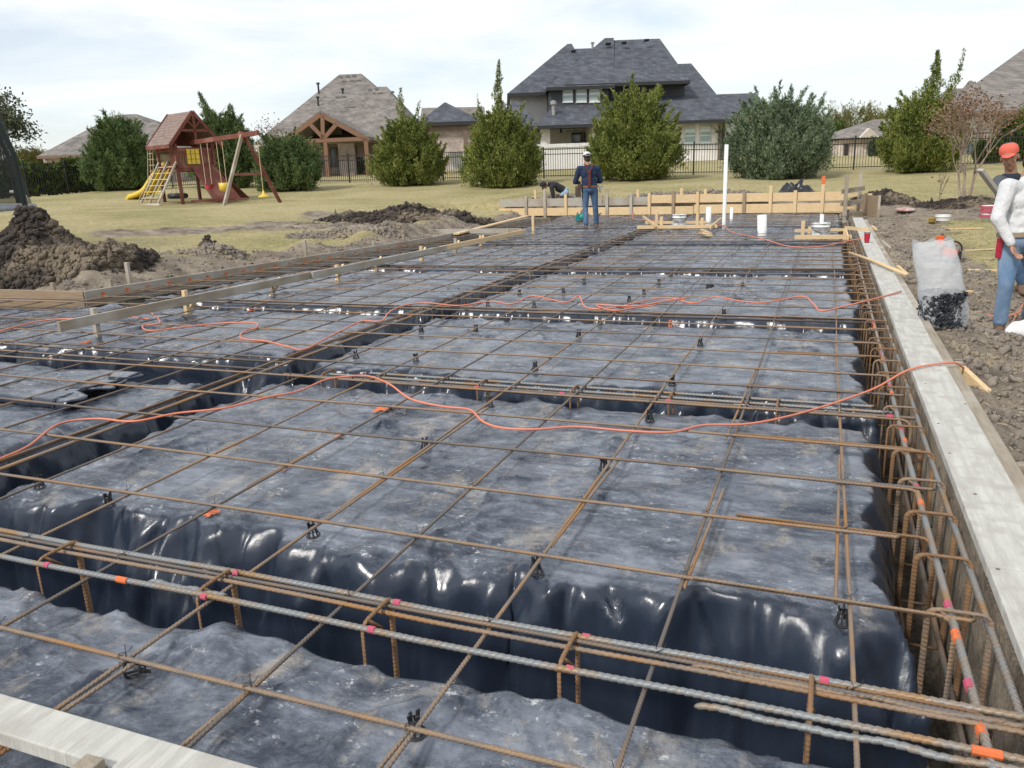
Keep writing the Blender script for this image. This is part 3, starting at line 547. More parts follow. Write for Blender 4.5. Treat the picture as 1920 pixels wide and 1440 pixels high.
def G(px,py,z=-.2):       # spot on the bare ground beside the slab
    for _ in range(8): p=pl(px,py,z); z=.5*z+.5*gz(p.x,p.y)
    p=pl(px,py,z); return Vector((p.x,p.y,gz(p.x,p.y)))
# ---------------------------------------------------------------- formwork
def board(mb,a,b,th,h,hang=True):
    a=Vector(a); b=Vector(b); o=UP*(-h/2 if hang else 0); return mb.beam(a+o,b+o,th,h,UP) if False else mb.box(((a+b)/2+o),((b-a).length,th,h),(b-a).normalized(),UP.cross((b-a).normalized()).normalized(),UP)
# right edge: flat board with cement skin, outer board, stakes and kickers
rf=thing('right_form','long form along the right trench: pale cement coated flat board with planks behind','formwork',(.55,8,-.2))
mb=MB()
yy=[-1.6,1.2,5.2,9.8,14,18.0]
for a,b in zip(yy[:-1],yy[1:]): mb.box((.535+random.uniform(-.003,.003),(a+b)/2,.03),(.205,b-a-.004,.04))
mb.build('top_board',M_conc,rf,bevel=.004)
for k in range(26):
    y=-.6+k*.42+random.uniform(-.15,.15); x=random.choice((.455,.60))+random.uniform(-.01,.03); mb=MB(); mb.lathe((x,y,.0502),[(.001,.0012),(random.uniform(.003,.007),.0012),(.007,0)],8); mb.build('nail_head',M_rebar_dark,rf)
mb=MB(); mb.box((.475,8.2,-.006),(.035,19.6,.03)); mb.build('inner_plank',ww['oldy'],rf)
mb=MB()
for a,b in zip([-1.6,3.1,8,13],[3.1,8,13,17.6]): mb.box((.675,(a+b)/2,.005),(.065,b-a-.01,.045))
mb.build('outer_plank',ww['oldy'],rf,bevel=.004)
for k,(y,h) in enumerate([(2.3,.02),(4.15,.03),(6.2,.03),(9.5,.03),(13,.03),(16.2,.02)]):
    mb=MB(); mb.box((.735,y,h-.2),(.045,.045,.40)); mb.build('stake',ww['oldz'],rf,bevel=.003)
    mb=MB(); mb.beam((.74,y-.02,-.02),(1.02,y-.35,-.25),.04,.075); mb.build('brace',ww['newy'] if k%2 else ww['oldy'],rf,bevel=.003)
# near form
nf=thing('near_form','pale flat form board with a square stake at the very bottom left of the view','formwork',(-1.7,-.35,-.1))
MB().box((-2.9,-.345,.055),(4.4,.105,.04)).build('board',M_conc,nf,bevel=.004)
sp_=pl(200,1400,.10); MB().box((sp_.x,-.425,-.05),(.05,.045,.30),rx=Vector((1,.03,0))).build('stake',ww['oldz'],nf,bevel=.003)
# left form
lf_=thing('left_form','long weathered form board with orange chalk marks along the left of the slab','formwork',(-8.2,9,-.1))
mb=MB(); pL=[(-8.46,5.62,.07),(-7.62,13.3,.06),(-7.75,20,.05)]
board(mb,pL[0],pL[1],.038,.20); board(mb,pL[1],pL[2],.038,.20); mb.build('side_board',ww['gryy'],lf_,bevel=.003)
mb=MB(); board(mb,(-14.5,5.5,.07),(-8.46,5.62,.07),.038,.25); mb.build('end_board',ww['brnx'],lf_,bevel=.003)
for k in range(20):
    t=.03+k*.043; a=Vector(pL[0]).lerp(Vector(pL[1]),t); d=(Vector(pL[1])-Vector(pL[0])).normalized(); nrm=Vector((d.y,-d.x,0))
    mb=MB(); c=a+nrm*.0205+UP*-.085
    for q in range(5): mb.box(c+d*random.uniform(-.02,.02)+UP*(q-2)*.018+nrm*(.0004*q),(.006,random.uniform(.02,.05),.02),nrm,d,UP)
    mb.build('chalk_mark',M_orgp,lf_)
for k,(px,py,t_,h_) in enumerate([(247,535,545,.30),(577,480,0,.27),(104,548,0,.12),(212,542,0,.12),(704,462,0,.10),(760,450,0,.10)]):
    b_=pl(px,py,.02); mb=MB(); mb.box((b_.x-.05,b_.y+.02,h_/2-.1+.02),(.05,.04,h_+.2),rx=Vector((1,.1,0)).normalized()); mb.build('stake',ww['oldz'],lf_,bevel=.003)
# low screed rail on stakes
A_=pl(108,603,.14); B_=pl(985,430,.07); rl=thing('screed_rail','raised wooden rail on short stakes running along the left half of the rebar grid','rail',(-6.3,8,-.08))
seg=[0,.335,.66,1.0]
for k in range(3):
    a=Vector(A_).lerp(Vector(B_),seg[k]-(.012 if k else 0)); b=Vector(A_).lerp(Vector(B_),seg[k+1]); mb=MB(); off=Vector((.04*(k%2),0,0)); board(mb,a+off,b+off,.038,.092); mb.build('rail_board',ww[['oldy','gryy','newy'][k]],rl,bevel=.003)
for k,(px,py,l) in enumerate([(145,628,.26),(375,592,.26),(525,554,.14),(640,525,.2),(715,508,.14),(797,488,.22),(870,473,.24),(925,462,.2),(975,450,.22)]):
    b_=pl(px,py,-.08); d=(B_-A_); t=(b_-A_).dot(d)/d.length_squared; q=A_.lerp(B_,max(0,min(1,t))); q.x-=.042*(1 if k%2 else 1); mb=MB(); mb.box((q.x,q.y,-.1+l/2),(.045,.05,l+.06)); mb.build('stake',ww['newz'] if k%2 else ww['oldz'],rl,bevel=.003)
    if k in (1,2,3,4,5,6,7): mb=MB(); mb.beam((q.x-.02,q.y-.02,-.1),(q.x-.03,q.y+.22,.10),.03,.05); mb.build('brace',ww['newy'],rl)
# boards at the step of the left form
mb=MB(); a=pl(803,430,.1); b=pl(978,428,.1); board(mb,a,b,.04,.13); o=mb.build('plank',ww['gryx'],bevel=.003); tag(o,'pale plank lying crosswise from the left form to the end of the low rail','plank')
mb=MB(); a=pl(855,437,.06); b=pl(988,404,.1); board(mb,a,b,.14,.035); o=mb.build('plank',ww['newy'],bevel=.003); tag(o,'narrow new plank running back along the far left edge of the slab','plank')
mb=MB(); a=pl(1000,440,-.1); mb.box((a.x,a.y,.11),(.055,.045,.44)); tag(mb.build('wooden_stake',ww['newz'],bevel=.003),'lone pale upright stake left of the standing worker','stake')
# far form wall
def bf(px): # line of the far form in plan
    t=(px-910)/(1635-910); a=Vector((-9.95,22.75,0)); b=Vector((.92,21.62,0))
    lo=0.;hi=1.
    for _ in range(30):
        m_=(lo+hi)/2; p=a.lerp(b,m_); x_=960+F*((p-CAM).dot(R2))/((p-CAM).dot(FW))
        if x_<px: lo=m_
        else: hi=m_
    return a.lerp(b,lo)
def zof(p,py): # height at plan point p seen at image row py
    lo,hi=-2.,6.
    for _ in range(40):
        m_=(lo+hi)/2; q=Vector((p.x,p.y,m_))-CAM; y_=720-F*q.dot(U2)/q.dot(FW)
        if y_>py: lo=m_
        else: hi=m_
    return lo
ff=thing('far_form','tall two-board wooden form wall with many upright stakes at the far end of the slab','formwork',(-4,22.2,-.1))
dn=(bf(1500)-bf(1000)).normalized(); nn_=Vector((dn.y,-dn.x,0))   # towards camera
def fboard(x0,x1,yt0,yb0,m,nm,off=0):
    a=bf(x0)+nn_*off; b=bf(x1)+nn_*off; za,zb_=zof(a,yt0),zof(a,yb0); mb=MB(); mb.box((a+b)/2+UP*((za+zb_)/2),((b-a).length,.04,za-zb_),dn,-nn_,UP); return mb.build(nm,m,ff,bevel=.003)
fboard(938,1215,374,388,ww['gryx'],'upper_board'); fboard(1216,1588,366,381,ww['newx'],'upper_board'); fboard(910,1300,391,405,ww['newx'],'lower_board',.004); fboard(1301,1588,384,401,ww['newx'],'lower_board',.004)
for k,(px,t,b_,m) in enumerate([(988,368,408,'old'),(1023,355,413,'old'),(1062,364,406,'new'),(1139,355,411,'old'),(1184,363,404,'old'),(1218,362,413,'new'),(1263,357,402,'brn'),(1308,360,401,'new'),(1395,362,399,'brn'),(1444,348,409,'new'),(1490,357,400,'new'),(1541,331,402,'new')]):
    p=bf(px)+nn_*.045; zt,zb_=zof(p,t),zof(p,b_); mb=MB(); mb.box(p+UP*((zt+zb_)/2),(.085,.045,zt-zb_),dn,-nn_,UP); o=mb.build('stake',ww[m+'z'],ff,bevel=.003)
    if px in (1541,): mb=MB(); mb.box(p+UP*(zt-.09)+nn_*.002,(.089,.052,.2),dn,-nn_,UP); subparent(mb.build('painted_top',M_orgp if px!=1218 else M_fence,ff),o)
for k,(px,t,b_) in enumerate([(996,357,372),(1031,349,372),(1189,357,370),(1271,354,368),(1316,356,366)]):
    p=bf(px)-nn_*.35; zt=zof(p,t); mb=MB(); mb.box(p+UP*(zt-.25),(.08,.045,.55),dn,-nn_,UP); mb.build('back_stake',ww['newz'],ff)
p=bf(1635); sbd=thing('side_form','dark stained plywood form panel beside the ladder-like frame at the far right corner','formwork',(p.x,p.y,0))
mb=MB(); a=Vector((.72,21.6,0)); b=Vector((1.02,19.9,0)); board(mb,a+UP*.42,b+UP*.42,.03,.56); mb.build('panel',ww['brny'],sbd); mb=MB(); mb.box(b+UP*.14+Vector((.03,0,0)),(.05,.06,.60)); mb.build('stake',ww['oldz'],sbd); mb=MB(); mb.box(b.lerp(a,.5)+UP*.44,(.09,.05,.04)); mb.build('cleat',ww['newx'],sbd)
# ladder-like corner frame
lad=thing('corner_frame','ladder-like frame of two tall stakes and short rungs at the far right corner','formwork',(.4,20.2,-.1))
a=Vector((.30,20.0,0)); za0,za1=zof(a,418),zof(a,328); MB().box((a.x,a.y,(za0+za1)/2),(.09,.045,za1-za0)).build('upright',ww['oldz'],lad)
b=Vector((.62,20.6,0)); zb0,zb1=zof(b,400),zof(b,325); MB().box((b.x,b.y,(zb0+zb1)/2),(.08,.045,zb1-zb0)).build('upright',ww['gryz'],lad)
for py,sl_,d_ in ((356,.02,0),(379,0,0),(402,0,-.03)):
    z=zof(a,py+3); MB().beam(Vector((.2,19.97+d_,z)),Vector((.72,20.57+d_,z+sl_+.03)),.04,.11).build('rung',ww['oldx'],lad)
for py in (366,390): z=zof(b,py); MB().box((.5,20.75,z),(.28,.04,.07)).build('block',ww['newx'],lad)

# ---------------------------------------------------------------- pipes, buckets, batter boards
def pipe(px,pyb,pyt,dpx,lab,tilt=0,cap_=False):
    p=pl(px,pyb,-.1); z=zof(p,pyt); D=(p-CAM).dot(FW); r=dpx/2*D/F; mb=MB(); tx=Vector((tilt,0,0))
    mb.lathe(p,[(r,0),(r,z+.1),(r*.86,z+.1),(r*.86,z+.02)],18,(UP+tx)); o=mb.build('drain_pipe',M_white,smooth=False); tag(o,lab,'pipe','white drain pipes standing in the slab'); 
    for q in o.data.polygons: q.use_smooth=abs(q.normal.z)<.5
    return o
pipe(1357,430,271,7,'tallest white pipe, standing thin and upright in the far part of the grid'); pipe(1429,444,403,17,'fat white pipe stub leaning slightly, right of the tall pipe',-.05)
pipe(1328,424,388,10,'medium white pipe stub just left of the tall pipe'); pipe(1371,417,389,6,'thin short white pipe just right of the tall pipe'); pipe(1539,440,402,7,'thin white pipe rising out of the right white bucket')
def bucket(px,pyb,pyt,wpx,z0,lab,m=M_bucket,name='bucket',handle=True):
    p=pl(px,pyb,z0) if z0>-.15 else G(px,pyb); z0=p.z; D=(p-CAM).dot(FW); r=wpx/2*D/F; h=zof(p,pyt)-z0; root=thing(name,lab,name.replace('_',' '),p)
    MB().lathe(p,[(.001,.003),(r*.84,.003),(r*.96,h*.80),(r*1.03,h*.81),(r*1.03,h*.84),(r*.98,h*.85),(r*1.0,h*.97),(r*1.04,h*.975),(r*1.04,h),(r*.97,h),(r*.93,h*.4)],24).build('tub',m,root,True)
    if handle: MB().tube([p+RT*(r*1.03*math.cos(t))-FH*(r*1.03*math.sin(t))+UP*(h*.82-.10*math.sin(t)) for t in np.linspace(0,math.pi,12)],.004,6).build('handle',M_fence,root)
    return root
bucket(1273,434,402,26,-.12,'cement splashed white bucket inside the left batter board frame'); bucket(1537,456,418,33,-.12,'cement splashed white bucket in the wooden frame by the right form')
def frame(root,boards,stakes,z0=-.1):
    for (x0,y0,x1,y1,z,wd) in boards: a=pl(x0,y0,z); b=pl(x1,y1,z); mb=MB(); board(mb,a,b,.03,wd); mb.build('rail',ww['newx'],root)
    for (x,yb,yt) in stakes: p=pl(x,yb,z0); zt=zof(p,yt); MB().box((p.x,p.y,(z0+zt)/2),(.06,.045,zt-z0)).build('stake',ww['newz'],root)
r_=thing('batter_board','low wooden batter board frame around the left white bucket','batter board',pl(1270,425,-.1))
frame(r_,[(1195,423,1345,421,.08,.07),(1210,415,1325,414,.08,.06),(1332,424,1352,408,.09,.05),(1206,404,1228,421,.12,.06)],[(1231,432,398),(1240,438,406),(1307,432,398),(1316,436,408)])
r_=thing('batter_board','low wooden batter board frame around the right white bucket','batter board',pl(1540,450,-.1))
frame(r_,[(1490,441,1597,440,.08,.07),(1490,430,1585,428,.08,.05),(1585,424,1630,428,.1,.06),(1586,428,1590,442,.09,.07)],[(1504,452,414),(1583,455,430),(1517,442,425)])
for k,(a,b,c,d,lab) in enumerate([(1313,436,1332,442,'short pale wood scrap in front of the left batter board'),(1316,431,1330,438,'second short wood scrap in front of the left batter board')]):
    mb=MB(); p=pl(a,b,-.02); q=pl(c,d,-.02); mb.beam(p,q,.09,.03); tag(mb.build('wood_scrap',ww['newx']),lab,'wood scrap')
# tumbler
p=pl(1625,455,.052); D=(p-CAM).dot(FW); r=.045; h=.16; tb=thing('tumbler','red metal tumbler cup standing on the right form board','cup',p)
M_red=mat('red_enamel',(.45,.01,.04),(.38,.01,.035),rough=.3,coat=.5); MB().lathe(p,[(.001,.0),(r*.72,0),(r*.78,.02),(r,h*.86)],22).build('cup_body',M_red,tb,True); MB().lathe(p,[(r*1.0,h*.86),(r*1.03,h*.87),(r*1.03,h),(r*.9,h),(.001,h*.98)],22).build('lid',mat('steel_rim',(.45,.45,.46),rough=.25,metal=.9),tb)
# circular saw (teal)
p=pl(1091,416,-.06); sw=thing('circular_saw','teal power saw lying on the rebar left of the standing worker','power tool',p); M_teal=mat('teal_plastic',(.01,.22,.20),rough=.4)
MB().ell(p+RT*.02+UP*.12,(.10,.07,.09),rx=RT,ry=FH).cap(p+RT*.08+UP*.1,.03,p+RT*.16+UP*.17,.025).build('motor_housing',M_teal,sw,True); MB().lathe(p+UP*.10-RT*.06,[(.001,0),(.11,0),(.11,.03),(.001,.03)],24,FH).build('blade_guard',M_teal,sw); MB().box(p+UP*.01,(.28,.16,.01),RT,FH).build('base_plate',M_fence,sw)
# shovel handle leaning
mb=MB(); a=pl(1593,474,.08); b=pl(1700,515,.08); mb.tube([a,a.lerp(b,.5)+UP*.01,b],.019,10); o=mb.build('round_pole',ww['newx'],smooth=True); tag(o,'thick round wooden tool handle lying across the right form board','pole')
# clear bag of rebar chairs
p=G(1757,618); bagr=thing('chair_bag','tall clear plastic bag half full of black rebar chairs standing in the dirt','bag',p)
D=(p-CAM).dot(FW); s=D/F
def bagmesh(prof,m,nm,jit,thick=.55,seed=0):
    V=[]; Fq=[]; n=36
    for k,(y,xl,xr) in enumerate(prof):
        zc=(618-y)*s*1.02; cxu=((xl+xr)/2-1757)*s; hw=(xr-xl)/2*s
        for i in range(n):
            a=2*math.pi*i/n; rr=1+jit*noise.noise(Vector((math.cos(a)*3,math.sin(a)*3,zc*9+seed)))
            V.append(p+RT*(cxu+hw*math.cos(a)*rr)+FH*(hw*thick*math.sin(a)*rr)+UP*zc)
    for k in range(len(prof)-1):
        for i in range(n): Fq.append((k*n+i,k*n+(i+1)%n,(k+1)*n+(i+1)%n,(k+1)*n+i))
    Fq.append(tuple(range(n))[::-1]); mb=MB(); mb.add(V,Fq); return mb.build(nm,m,bagr,True)
def interp(pr,k):
    o=[]
    for a,b in zip(pr[:-1],pr[1:]):
        for q in range(k): t=q/k; o.append(tuple(x*(1-t)+y*t for x,y in zip(a,b)))
    return o+[pr[-1]]
M_clear=mat('clear_plastic_film',(.80,.82,.85),(.70,.73,.77),scale=4,rough=.2,alpha=.44,bump=.8,bscale=14)
prof=[(616,1742,1802),(610,1728,1811),(585,1722,1811),(560,1718,1806),(530,1712,1796),(500,1703,1786),(475,1698,1776),(460,1695,1766)]
ob=bagmesh(interp(prof,5),M_clear,'bag_film',.07)
for v in ob.data.vertices:
    if v.co.z>(618-468)*s: v.co.z+=.05*noise.noise(Vector((v.co.x*14,v.co.y*14,3)))+.02
mb=MB()
for k in range(2200):
    y=random.uniform(548,608); i=[q for q in prof]; t=(616-y)/56; xl=1742+(1716-1742)*min(1,t*1.6+.1); xr=1806; a=random.uniform(-1,1); x=(xl+xr)/2+(xr-xl)/2*.87*random.uniform(-1,1)*(1-a*a)**.5
    c=p+RT*((x-1757)*s)+FH*(a*.10)+UP*((618-y)*s); d=Vector((random.gauss(0,1),random.gauss(0,1),random.gauss(0,1))).normalized(); mb.lathe(c,[(.022,-.02),(.010,.02),(.014,.026)],6,d)
mb.build('rebar_chairs',mat('dusty_black_plastic',(.035,.04,.048),(.06,.066,.076),rough=.4),bagr)['kind']='stuff'
# orange chainsaw
p=G(1770,494); cs=thing('chainsaw','orange and black chainsaw standing on the ground behind the clear bag','chainsaw',p); M_os=mat('orange_casing',(.85,.13,.02),(.7,.1,.02),rough=.4)
MB().box(p+UP*.16+RT*.05,(.22,.17,.13),(RT-UP*.3).normalized(),FH,(UP+RT*.3).normalized()).build('body',M_os,cs,bevel=.03)
MB().box(p+UP*.12+RT*.17,(.11,.14,.14),RT,FH,UP).build('engine_cover',M_blk,cs,bevel=.02)
MB().tube(smooth_path([p+RT*a+UP*b-FH*.06 for a,b in ((-.10,.10),(-.09,.22),(-.02,.31),(.10,.33),(.19,.28),(.22,.19))]),.013,8).build('handle',M_blk,cs,True)
MB().box(p+UP*.34-RT*.09,(.11,.03,.15),(RT+UP*.1).normalized(),FH,(UP-RT*.15).normalized()).build('hand_guard',M_os,cs,bevel=.01); MB().tube(smooth_path([p+UP*z_-RT*x_ for z_,x_ in ((.3,.07),(.4,.09),(.44,.07),(.4,.05),(.3,.04))]),.008,8).build('trigger_loop',M_blk,cs,True)
# white cloth bag at the boots
p=G(1911,629); mb=MB(); mb.ell(p+UP*.05+RT*.02,(.12,.10,.075),28,18,RT,FH,UP); 
mb.v=[tuple(Vector(v)+Vector((1,1,1))*.035*noise.noise(Vector(v)*11)) for v in mb.v]; tag(mb.build('white_bag',mat('white_cloth',(.78,.78,.78),(.7,.7,.72),rough=.9,bump=.4),smooth=True),'crumpled white cloth bag on the dirt beside the brown boots','bag')
# tubs and buckets on the right
bucket(1767,420,403,27,-.2,'small white square-ish tub lying in the dirt at right',M_white,'tub',False); bk=bucket(1851,416,385,24,-.2,'white bucket with pink stripes near the elbow of the white shirt',M_white)
p=Vector(bk.location)
for z_ in (.10,.2,.28): MB().lathe(p,[(.155,z_),(.162,z_+.055)],24).build('pink_stripe',M_pink,bk)
bucket(1747,421,408,13,-.2,'small muddy yellow can left of the white tub',mat('muddy_yellow',(.40,.27,.05),(.25,.17,.06),rough=.7),'can',False)
p=on(1697,399,19.5); mb=MB(); mb.lathe(p+UP*.05,[(.001,0),(.20,.0),(.24,.03),(.2,.05),(.001,.06)],20,(UP-FH*.1).normalized()); o=mb.build('hose_reel',mat('faded_red',(.35,.12,.09),(.5,.45,.4),scale=9,rough=.7),smooth=True); tag(o,'flat faded red and white disc lying in the churned dirt at right','disc')
# black plastic heap behind the far form
p=at(1493,364,24.5); p=Vector((p.x,p.y,.36)); V=[];Fq=[]; nu,nv=46,18
for j in range(nv+1):
    for i in range(nu):
        a=2*math.pi*i/nu; r=(j/nv); q=Vector((math.cos(a)*r,math.sin(a)*r,0)); hgt=(1-r*r)*.26*(1+1.3*noise.noise(q*3.2+Vector((2,1,0))))+.10*abs(noise.noise(q*8)); V.append(p+RT*(q.x*.62)+FH*(q.y*.5)+UP*(hgt*(1-r)**.25 if r<1 else 0))
for j in range(nv):
    for i in range(nu): Fq.append((j*nu+i,j*nu+(i+1)%nu,(j+1)*nu+(i+1)%nu,(j+1)*nu+i))
mb=MB(); mb.add(V,Fq); mb.tube([p+UP*.2,p+UP*.32+RT*.12,p+UP*.45+RT*.2],[.1,.06,.01],7); M_bag=mat('glossy_black_film',(.008,.009,.012),(.02,.022,.028),rough=.28,bump=.8,bscale=9); tag(mb.build('plastic_heap',M_bag,smooth=True),'crumpled heap of black plastic lying behind the far form wall','plastic sheet')
# torn edge of a second sheet at the left
V=[];Fq=[];nu,nv=70,26
for j in range(nv+1):
    for i in range(nu+1):
        u=i/nu; v=j/nv; x=-7.8+u*3.35-(.28*fb(np.array(v*6.),np.array(0.),3,3)*(u>.95)); y=2.02+v*.75+.10*(float(fb(np.array(u*9.),np.array(0.),5,3))-.5)*(1-v); z=-.02+.03*(float(fb(np.array(u*14.),np.array(v*5),6,4))-.5)*2
        if j==0: z-=.05
        if i==nu: x+=.1*(float(vn(np.array(v*9.),np.array(1.),4))-.5); 
        V.append((x,y,max(min(z,-.012),-.07)))
for j in range(nv):
    for i in range(nu): Fq.append((j*(nu+1)+i,j*(nu+1)+i+1,(j+1)*(nu+1)+i+1,(j+1)*(nu+1)+i))
mb=MB(); mb.add(V,Fq); o=mb.build('torn_sheet',M_sheet,smooth=True); sm=o.modifiers.new('t','SOLIDIFY'); sm.thickness=.012; tag(o,'torn stiff edge of a second black sheet lying at the left over the first','plastic sheet')
#PART3
# ---------------------------------------------------------------- houses
M_shD=plane_mat('dark_shingles',(.052,.057,.070),(.092,.098,.118),(.03,.032,.038),.28,.14,.006,.9)
M_shB=plane_mat('brown_shingles',(.16,.14,.125),(.225,.20,.18),(.09,.08,.07),.28,.14,.006,.9)
M_brW=plane_mat('painted_brick',(.82,.79,.74),(.87,.84,.79),(.78,.75,.70),.22,.075,.006,.85,weather=.08)
M_brR=plane_mat('mixed_brick',(.36,.25,.21),(.52,.43,.37),(.55,.50,.45),.22,.075,.012,.9)
M_side=mat('dark_lap_siding',(.055,.062,.072),(.045,.05,.058),scale=2,rough=.7,stretch=(.2,.2,20))
M_stucco=mat('white_stucco',(.72,.70,.67),(.66,.64,.61),scale=2,rough=.9)
M_fascD=mat('dark_trim',(.022,.023,.026),rough=.6); M_fascB=mat('brown_trim',(.19,.13,.10),rough=.7); M_cream=mat('cream_trim',(.60,.54,.46),rough=.7)
M_blind=mat('pale_blinds',(.72,.80,.78),(.34,.44,.44),scale=6,rough=.35,stretch=(.01,.01,1),lo=.45,hi=.55,detail=0)
M_vent=mat('roof_vent_metal',(.33,.32,.30),rough=.5)
def wb(mb,x0,y0,x1,y1,D,th,zb=None):
    a=at(x0,y0,D); b=at(x1,y1,D); z1=b.z if zb is None else zb; wd=(b-a).dot(RT); c=a+RT*wd/2; mb.box((c.x+FH.x*th/2,c.y+FH.y*th/2,(a.z+z1)/2),(abs(wd),th,a.z-z1),RT,FH,UP); return mb
def hip(root,eL,eR,Df,r0,r1,Dr,m=None,nm='roof',fm=None,ext=0,zE=None,soff=True,bd=None):
    z=(at(*eL,Df).z+at(*eR,Df).z)/2 if zE is None else zE
    FL=at(*eL,Df); FR=at(*eR,Df); FL.z=FR.z=z; A=at(*r0,Dr); B=at(*r1,Dr); zz_=(A.z+B.z)/2; A.z=B.z=zz_
    dd=2*(Dr-Df)+ext; bd=bd or FH; BL=FL+bd*dd; BR=FR+bd*dd; mb=MB(); v=[FL,FR,BR,BL,A,B]; mb.add(v,[(0,1,5,4),(1,2,5),(2,3,4,5),(3,0,4),(3,2,1,0)]); o=mb.build(nm,m,root)
    f=MB(); u=(FR-FL).normalized(); w_=(FR-FL).length
    f.box((FL+FR)/2-UP*.10-FH*.012,(w_+.05,.05,.20),u,FH,UP); f.beam(FL-UP*.10-u*.012,BL-UP*.10-u*.012,.05,.20); f.beam(FR-UP*.10+u*.012,BR-UP*.10+u*.012,.05,.20); subparent(f.build('fascia',fm,root),o); return o
def win(root,x0,y0,x1,y1,D,blind=True,nm='window',fr=M_frame,pane=None):
    w_=MB(); t=1.3; wb(w_,x0-t,y0-t,x1+t,y0,D-.06,.06); wb(w_,x0-t,y1,x1+t,y1+t,D-.06,.06); wb(w_,x0-t,y0,x0,y1,D-.055,.05); wb(w_,x1,y0,x1+t,y1,D-.055,.05); f=w_.build(nm,fr,root)
    p=MB(); wb(p,x0,y0,x1,y1,D-.03,.02); subparent(p.build('pane',pane or (M_blind if blind else M_glass),root),f); return f
def vents(root,L_,D,m=M_vent):
    for x,y,w_ in L_: mb=MB(); p=at(x,y,D); mb.box(p+UP*.05,(w_*D/F,.35,.14),RT,FH,(UP-FH*.5).normalized()); mb.build('roof_vent',m,root)
G0=lambda px,py,D: gz(at(px,py,D).x,at(px,py,D).y)
# main house
hm=thing('house','large two storey house with steep dark grey shingle roofs and cream brick walls','house',on(1190,312,52)); zb=on(1190,312,52).z-.3
hip(hm,(1008,234),(1381,224),50,(1090,124),(1296,121),60,M_shD,'lower_roof',M_fascD)
hip(hm,(1060,162),(1293,147),52.7,(1141,78),(1237,70),60,M_shD,'main_roof',M_fascD)
hip(hm,(1026,166),(1152,157),52.55,(1134,71),(1151,71),60.0,M_shD,'front_roof',M_fascD)
hip(hm,(952,176),(1120,168),54.5,(1064,82),(1072,82),61,M_shD,'left_roof',M_fascD); hip(hm,(1000,160),(1200,150),56,(1066,92),(1170,88),61.2,M_shD,'cross_roof',M_fascD)
hip(hm,(910,216),(1012,234),50.5,(962,190),(972,190),54,M_shD,'left_lower_roof',M_fascD,zE=at(1008,234,50).z-.03); hip(hm,(1330,214),(1446,205),56,(1345,178),(1416,173),60,M_shD,'right_wing_roof',M_fascD)
mb=MB(); wb(mb,1030,168,1141,215,53,6); mb.build('upper_wall',M_side,hm); mb=MB(); wb(mb,1141,161,1283,200,54,6); mb.build('upper_side_wall',M_side,hm)
mb=MB(); wb(mb,957,177,1030,242,56,5); mb.build('left_wall',M_brW,hm)
mb=MB(); wb(mb,1110,234,1372,0,51,12,zb); mb.build('ground_floor_wall',M_brW,hm); mb=MB(); wb(mb,925,236,1110,0,55,8,zb); mb.build('patio_wall',M_brW,hm); mb=MB(); wb(mb,1335,216,1430,0,57,6,zb); mb.build('wing_wall',M_brW,hm)
mb=MB(); wb(mb,1013,240,1026,0,51,.45,zb); mb.build('pillar',M_brW,hm)
for a,b in ((1056,1073),(1081,1099),(1106,1124)): win(hm,a,163,b,191,53)
win(hm,1284,237,1304,271,51); win(hm,1313,236,1333,270,51); win(hm,1073,250,1091,266,55,False,fr=M_fascD); win(hm,1095,250,1113,300,54.9,False,'glass_door',M_fascD)
mb=MB(); wb(mb,1355,225,1358,300,50.8,.08); mb.build('downpipe',M_fascD,hm); p=at(1077,239,53); mb=MB(); mb.tube([p,p-UP*.2],.02,6)
for k in range(5): mb.beam(p-UP*.2,p-UP*.2+RT*.65*math.cos(k*1.256)+FH*.65*math.sin(k*1.256),.1,.015)
mb.build('ceiling_fan',M_fascD,hm); p=at(1052,241,51.5); MB().lathe(p,[(.02,.1),(.09,.02),(.08,-.22),(.02,-.26)],10).build('lantern',M_fascD,hm)
vents(hm,[(1140,84,9),(1170,82,8),(1212,77,8),(1075,98,8)],58.2,M_fascD); p=at(1038,214,51.6); MB().lathe(p,[(.11,-.3),(.11,.55),(.2,.56),(.2,.75),(.05,.8)],10).build('flue',M_vent,hm); p=at(1111,92,60); MB().lathe(p,[(.08,-.3),(.08,.35),(.14,.36),(.14,.45)],8).build('flue',M_vent,hm)
pw=thing('patio_wall','low white stucco wall in front of the patio of the dark-roofed house','wall',on(1060,305,47)); mb=MB(); wb(mb,1006,274,1112,0,47,.25,on(1060,305,47).z-.3); mb.build('wall_face',M_stucco,pw); mb=MB(); wb(mb,1004,271,1114,274,46.95,.35); mb.build('coping',M_frame,pw)
# brown house with the timber porch
h2_=thing('house','wide brown-roofed brick house with a timber-framed gable porch','house',on(620,328,58)); zb=on(620,328,58).z-.3
hip(h2_,(474,271),(800,258),58,(636,140),(678,138),70,M_shB,'main_roof',M_cream); hip(h2_,(640,262),(790,252),57,(708,163),(725,162),66,M_shB,'right_roof',M_cream)
hip(h2_,(474,272),(600,268),57.5,(530,226),(545,226),62,M_shB,'left_roof',M_cream)
mb=MB(); wb(mb,480,272,795,0,60,16,zb); mb.build('brick_wall',M_brR,h2_)
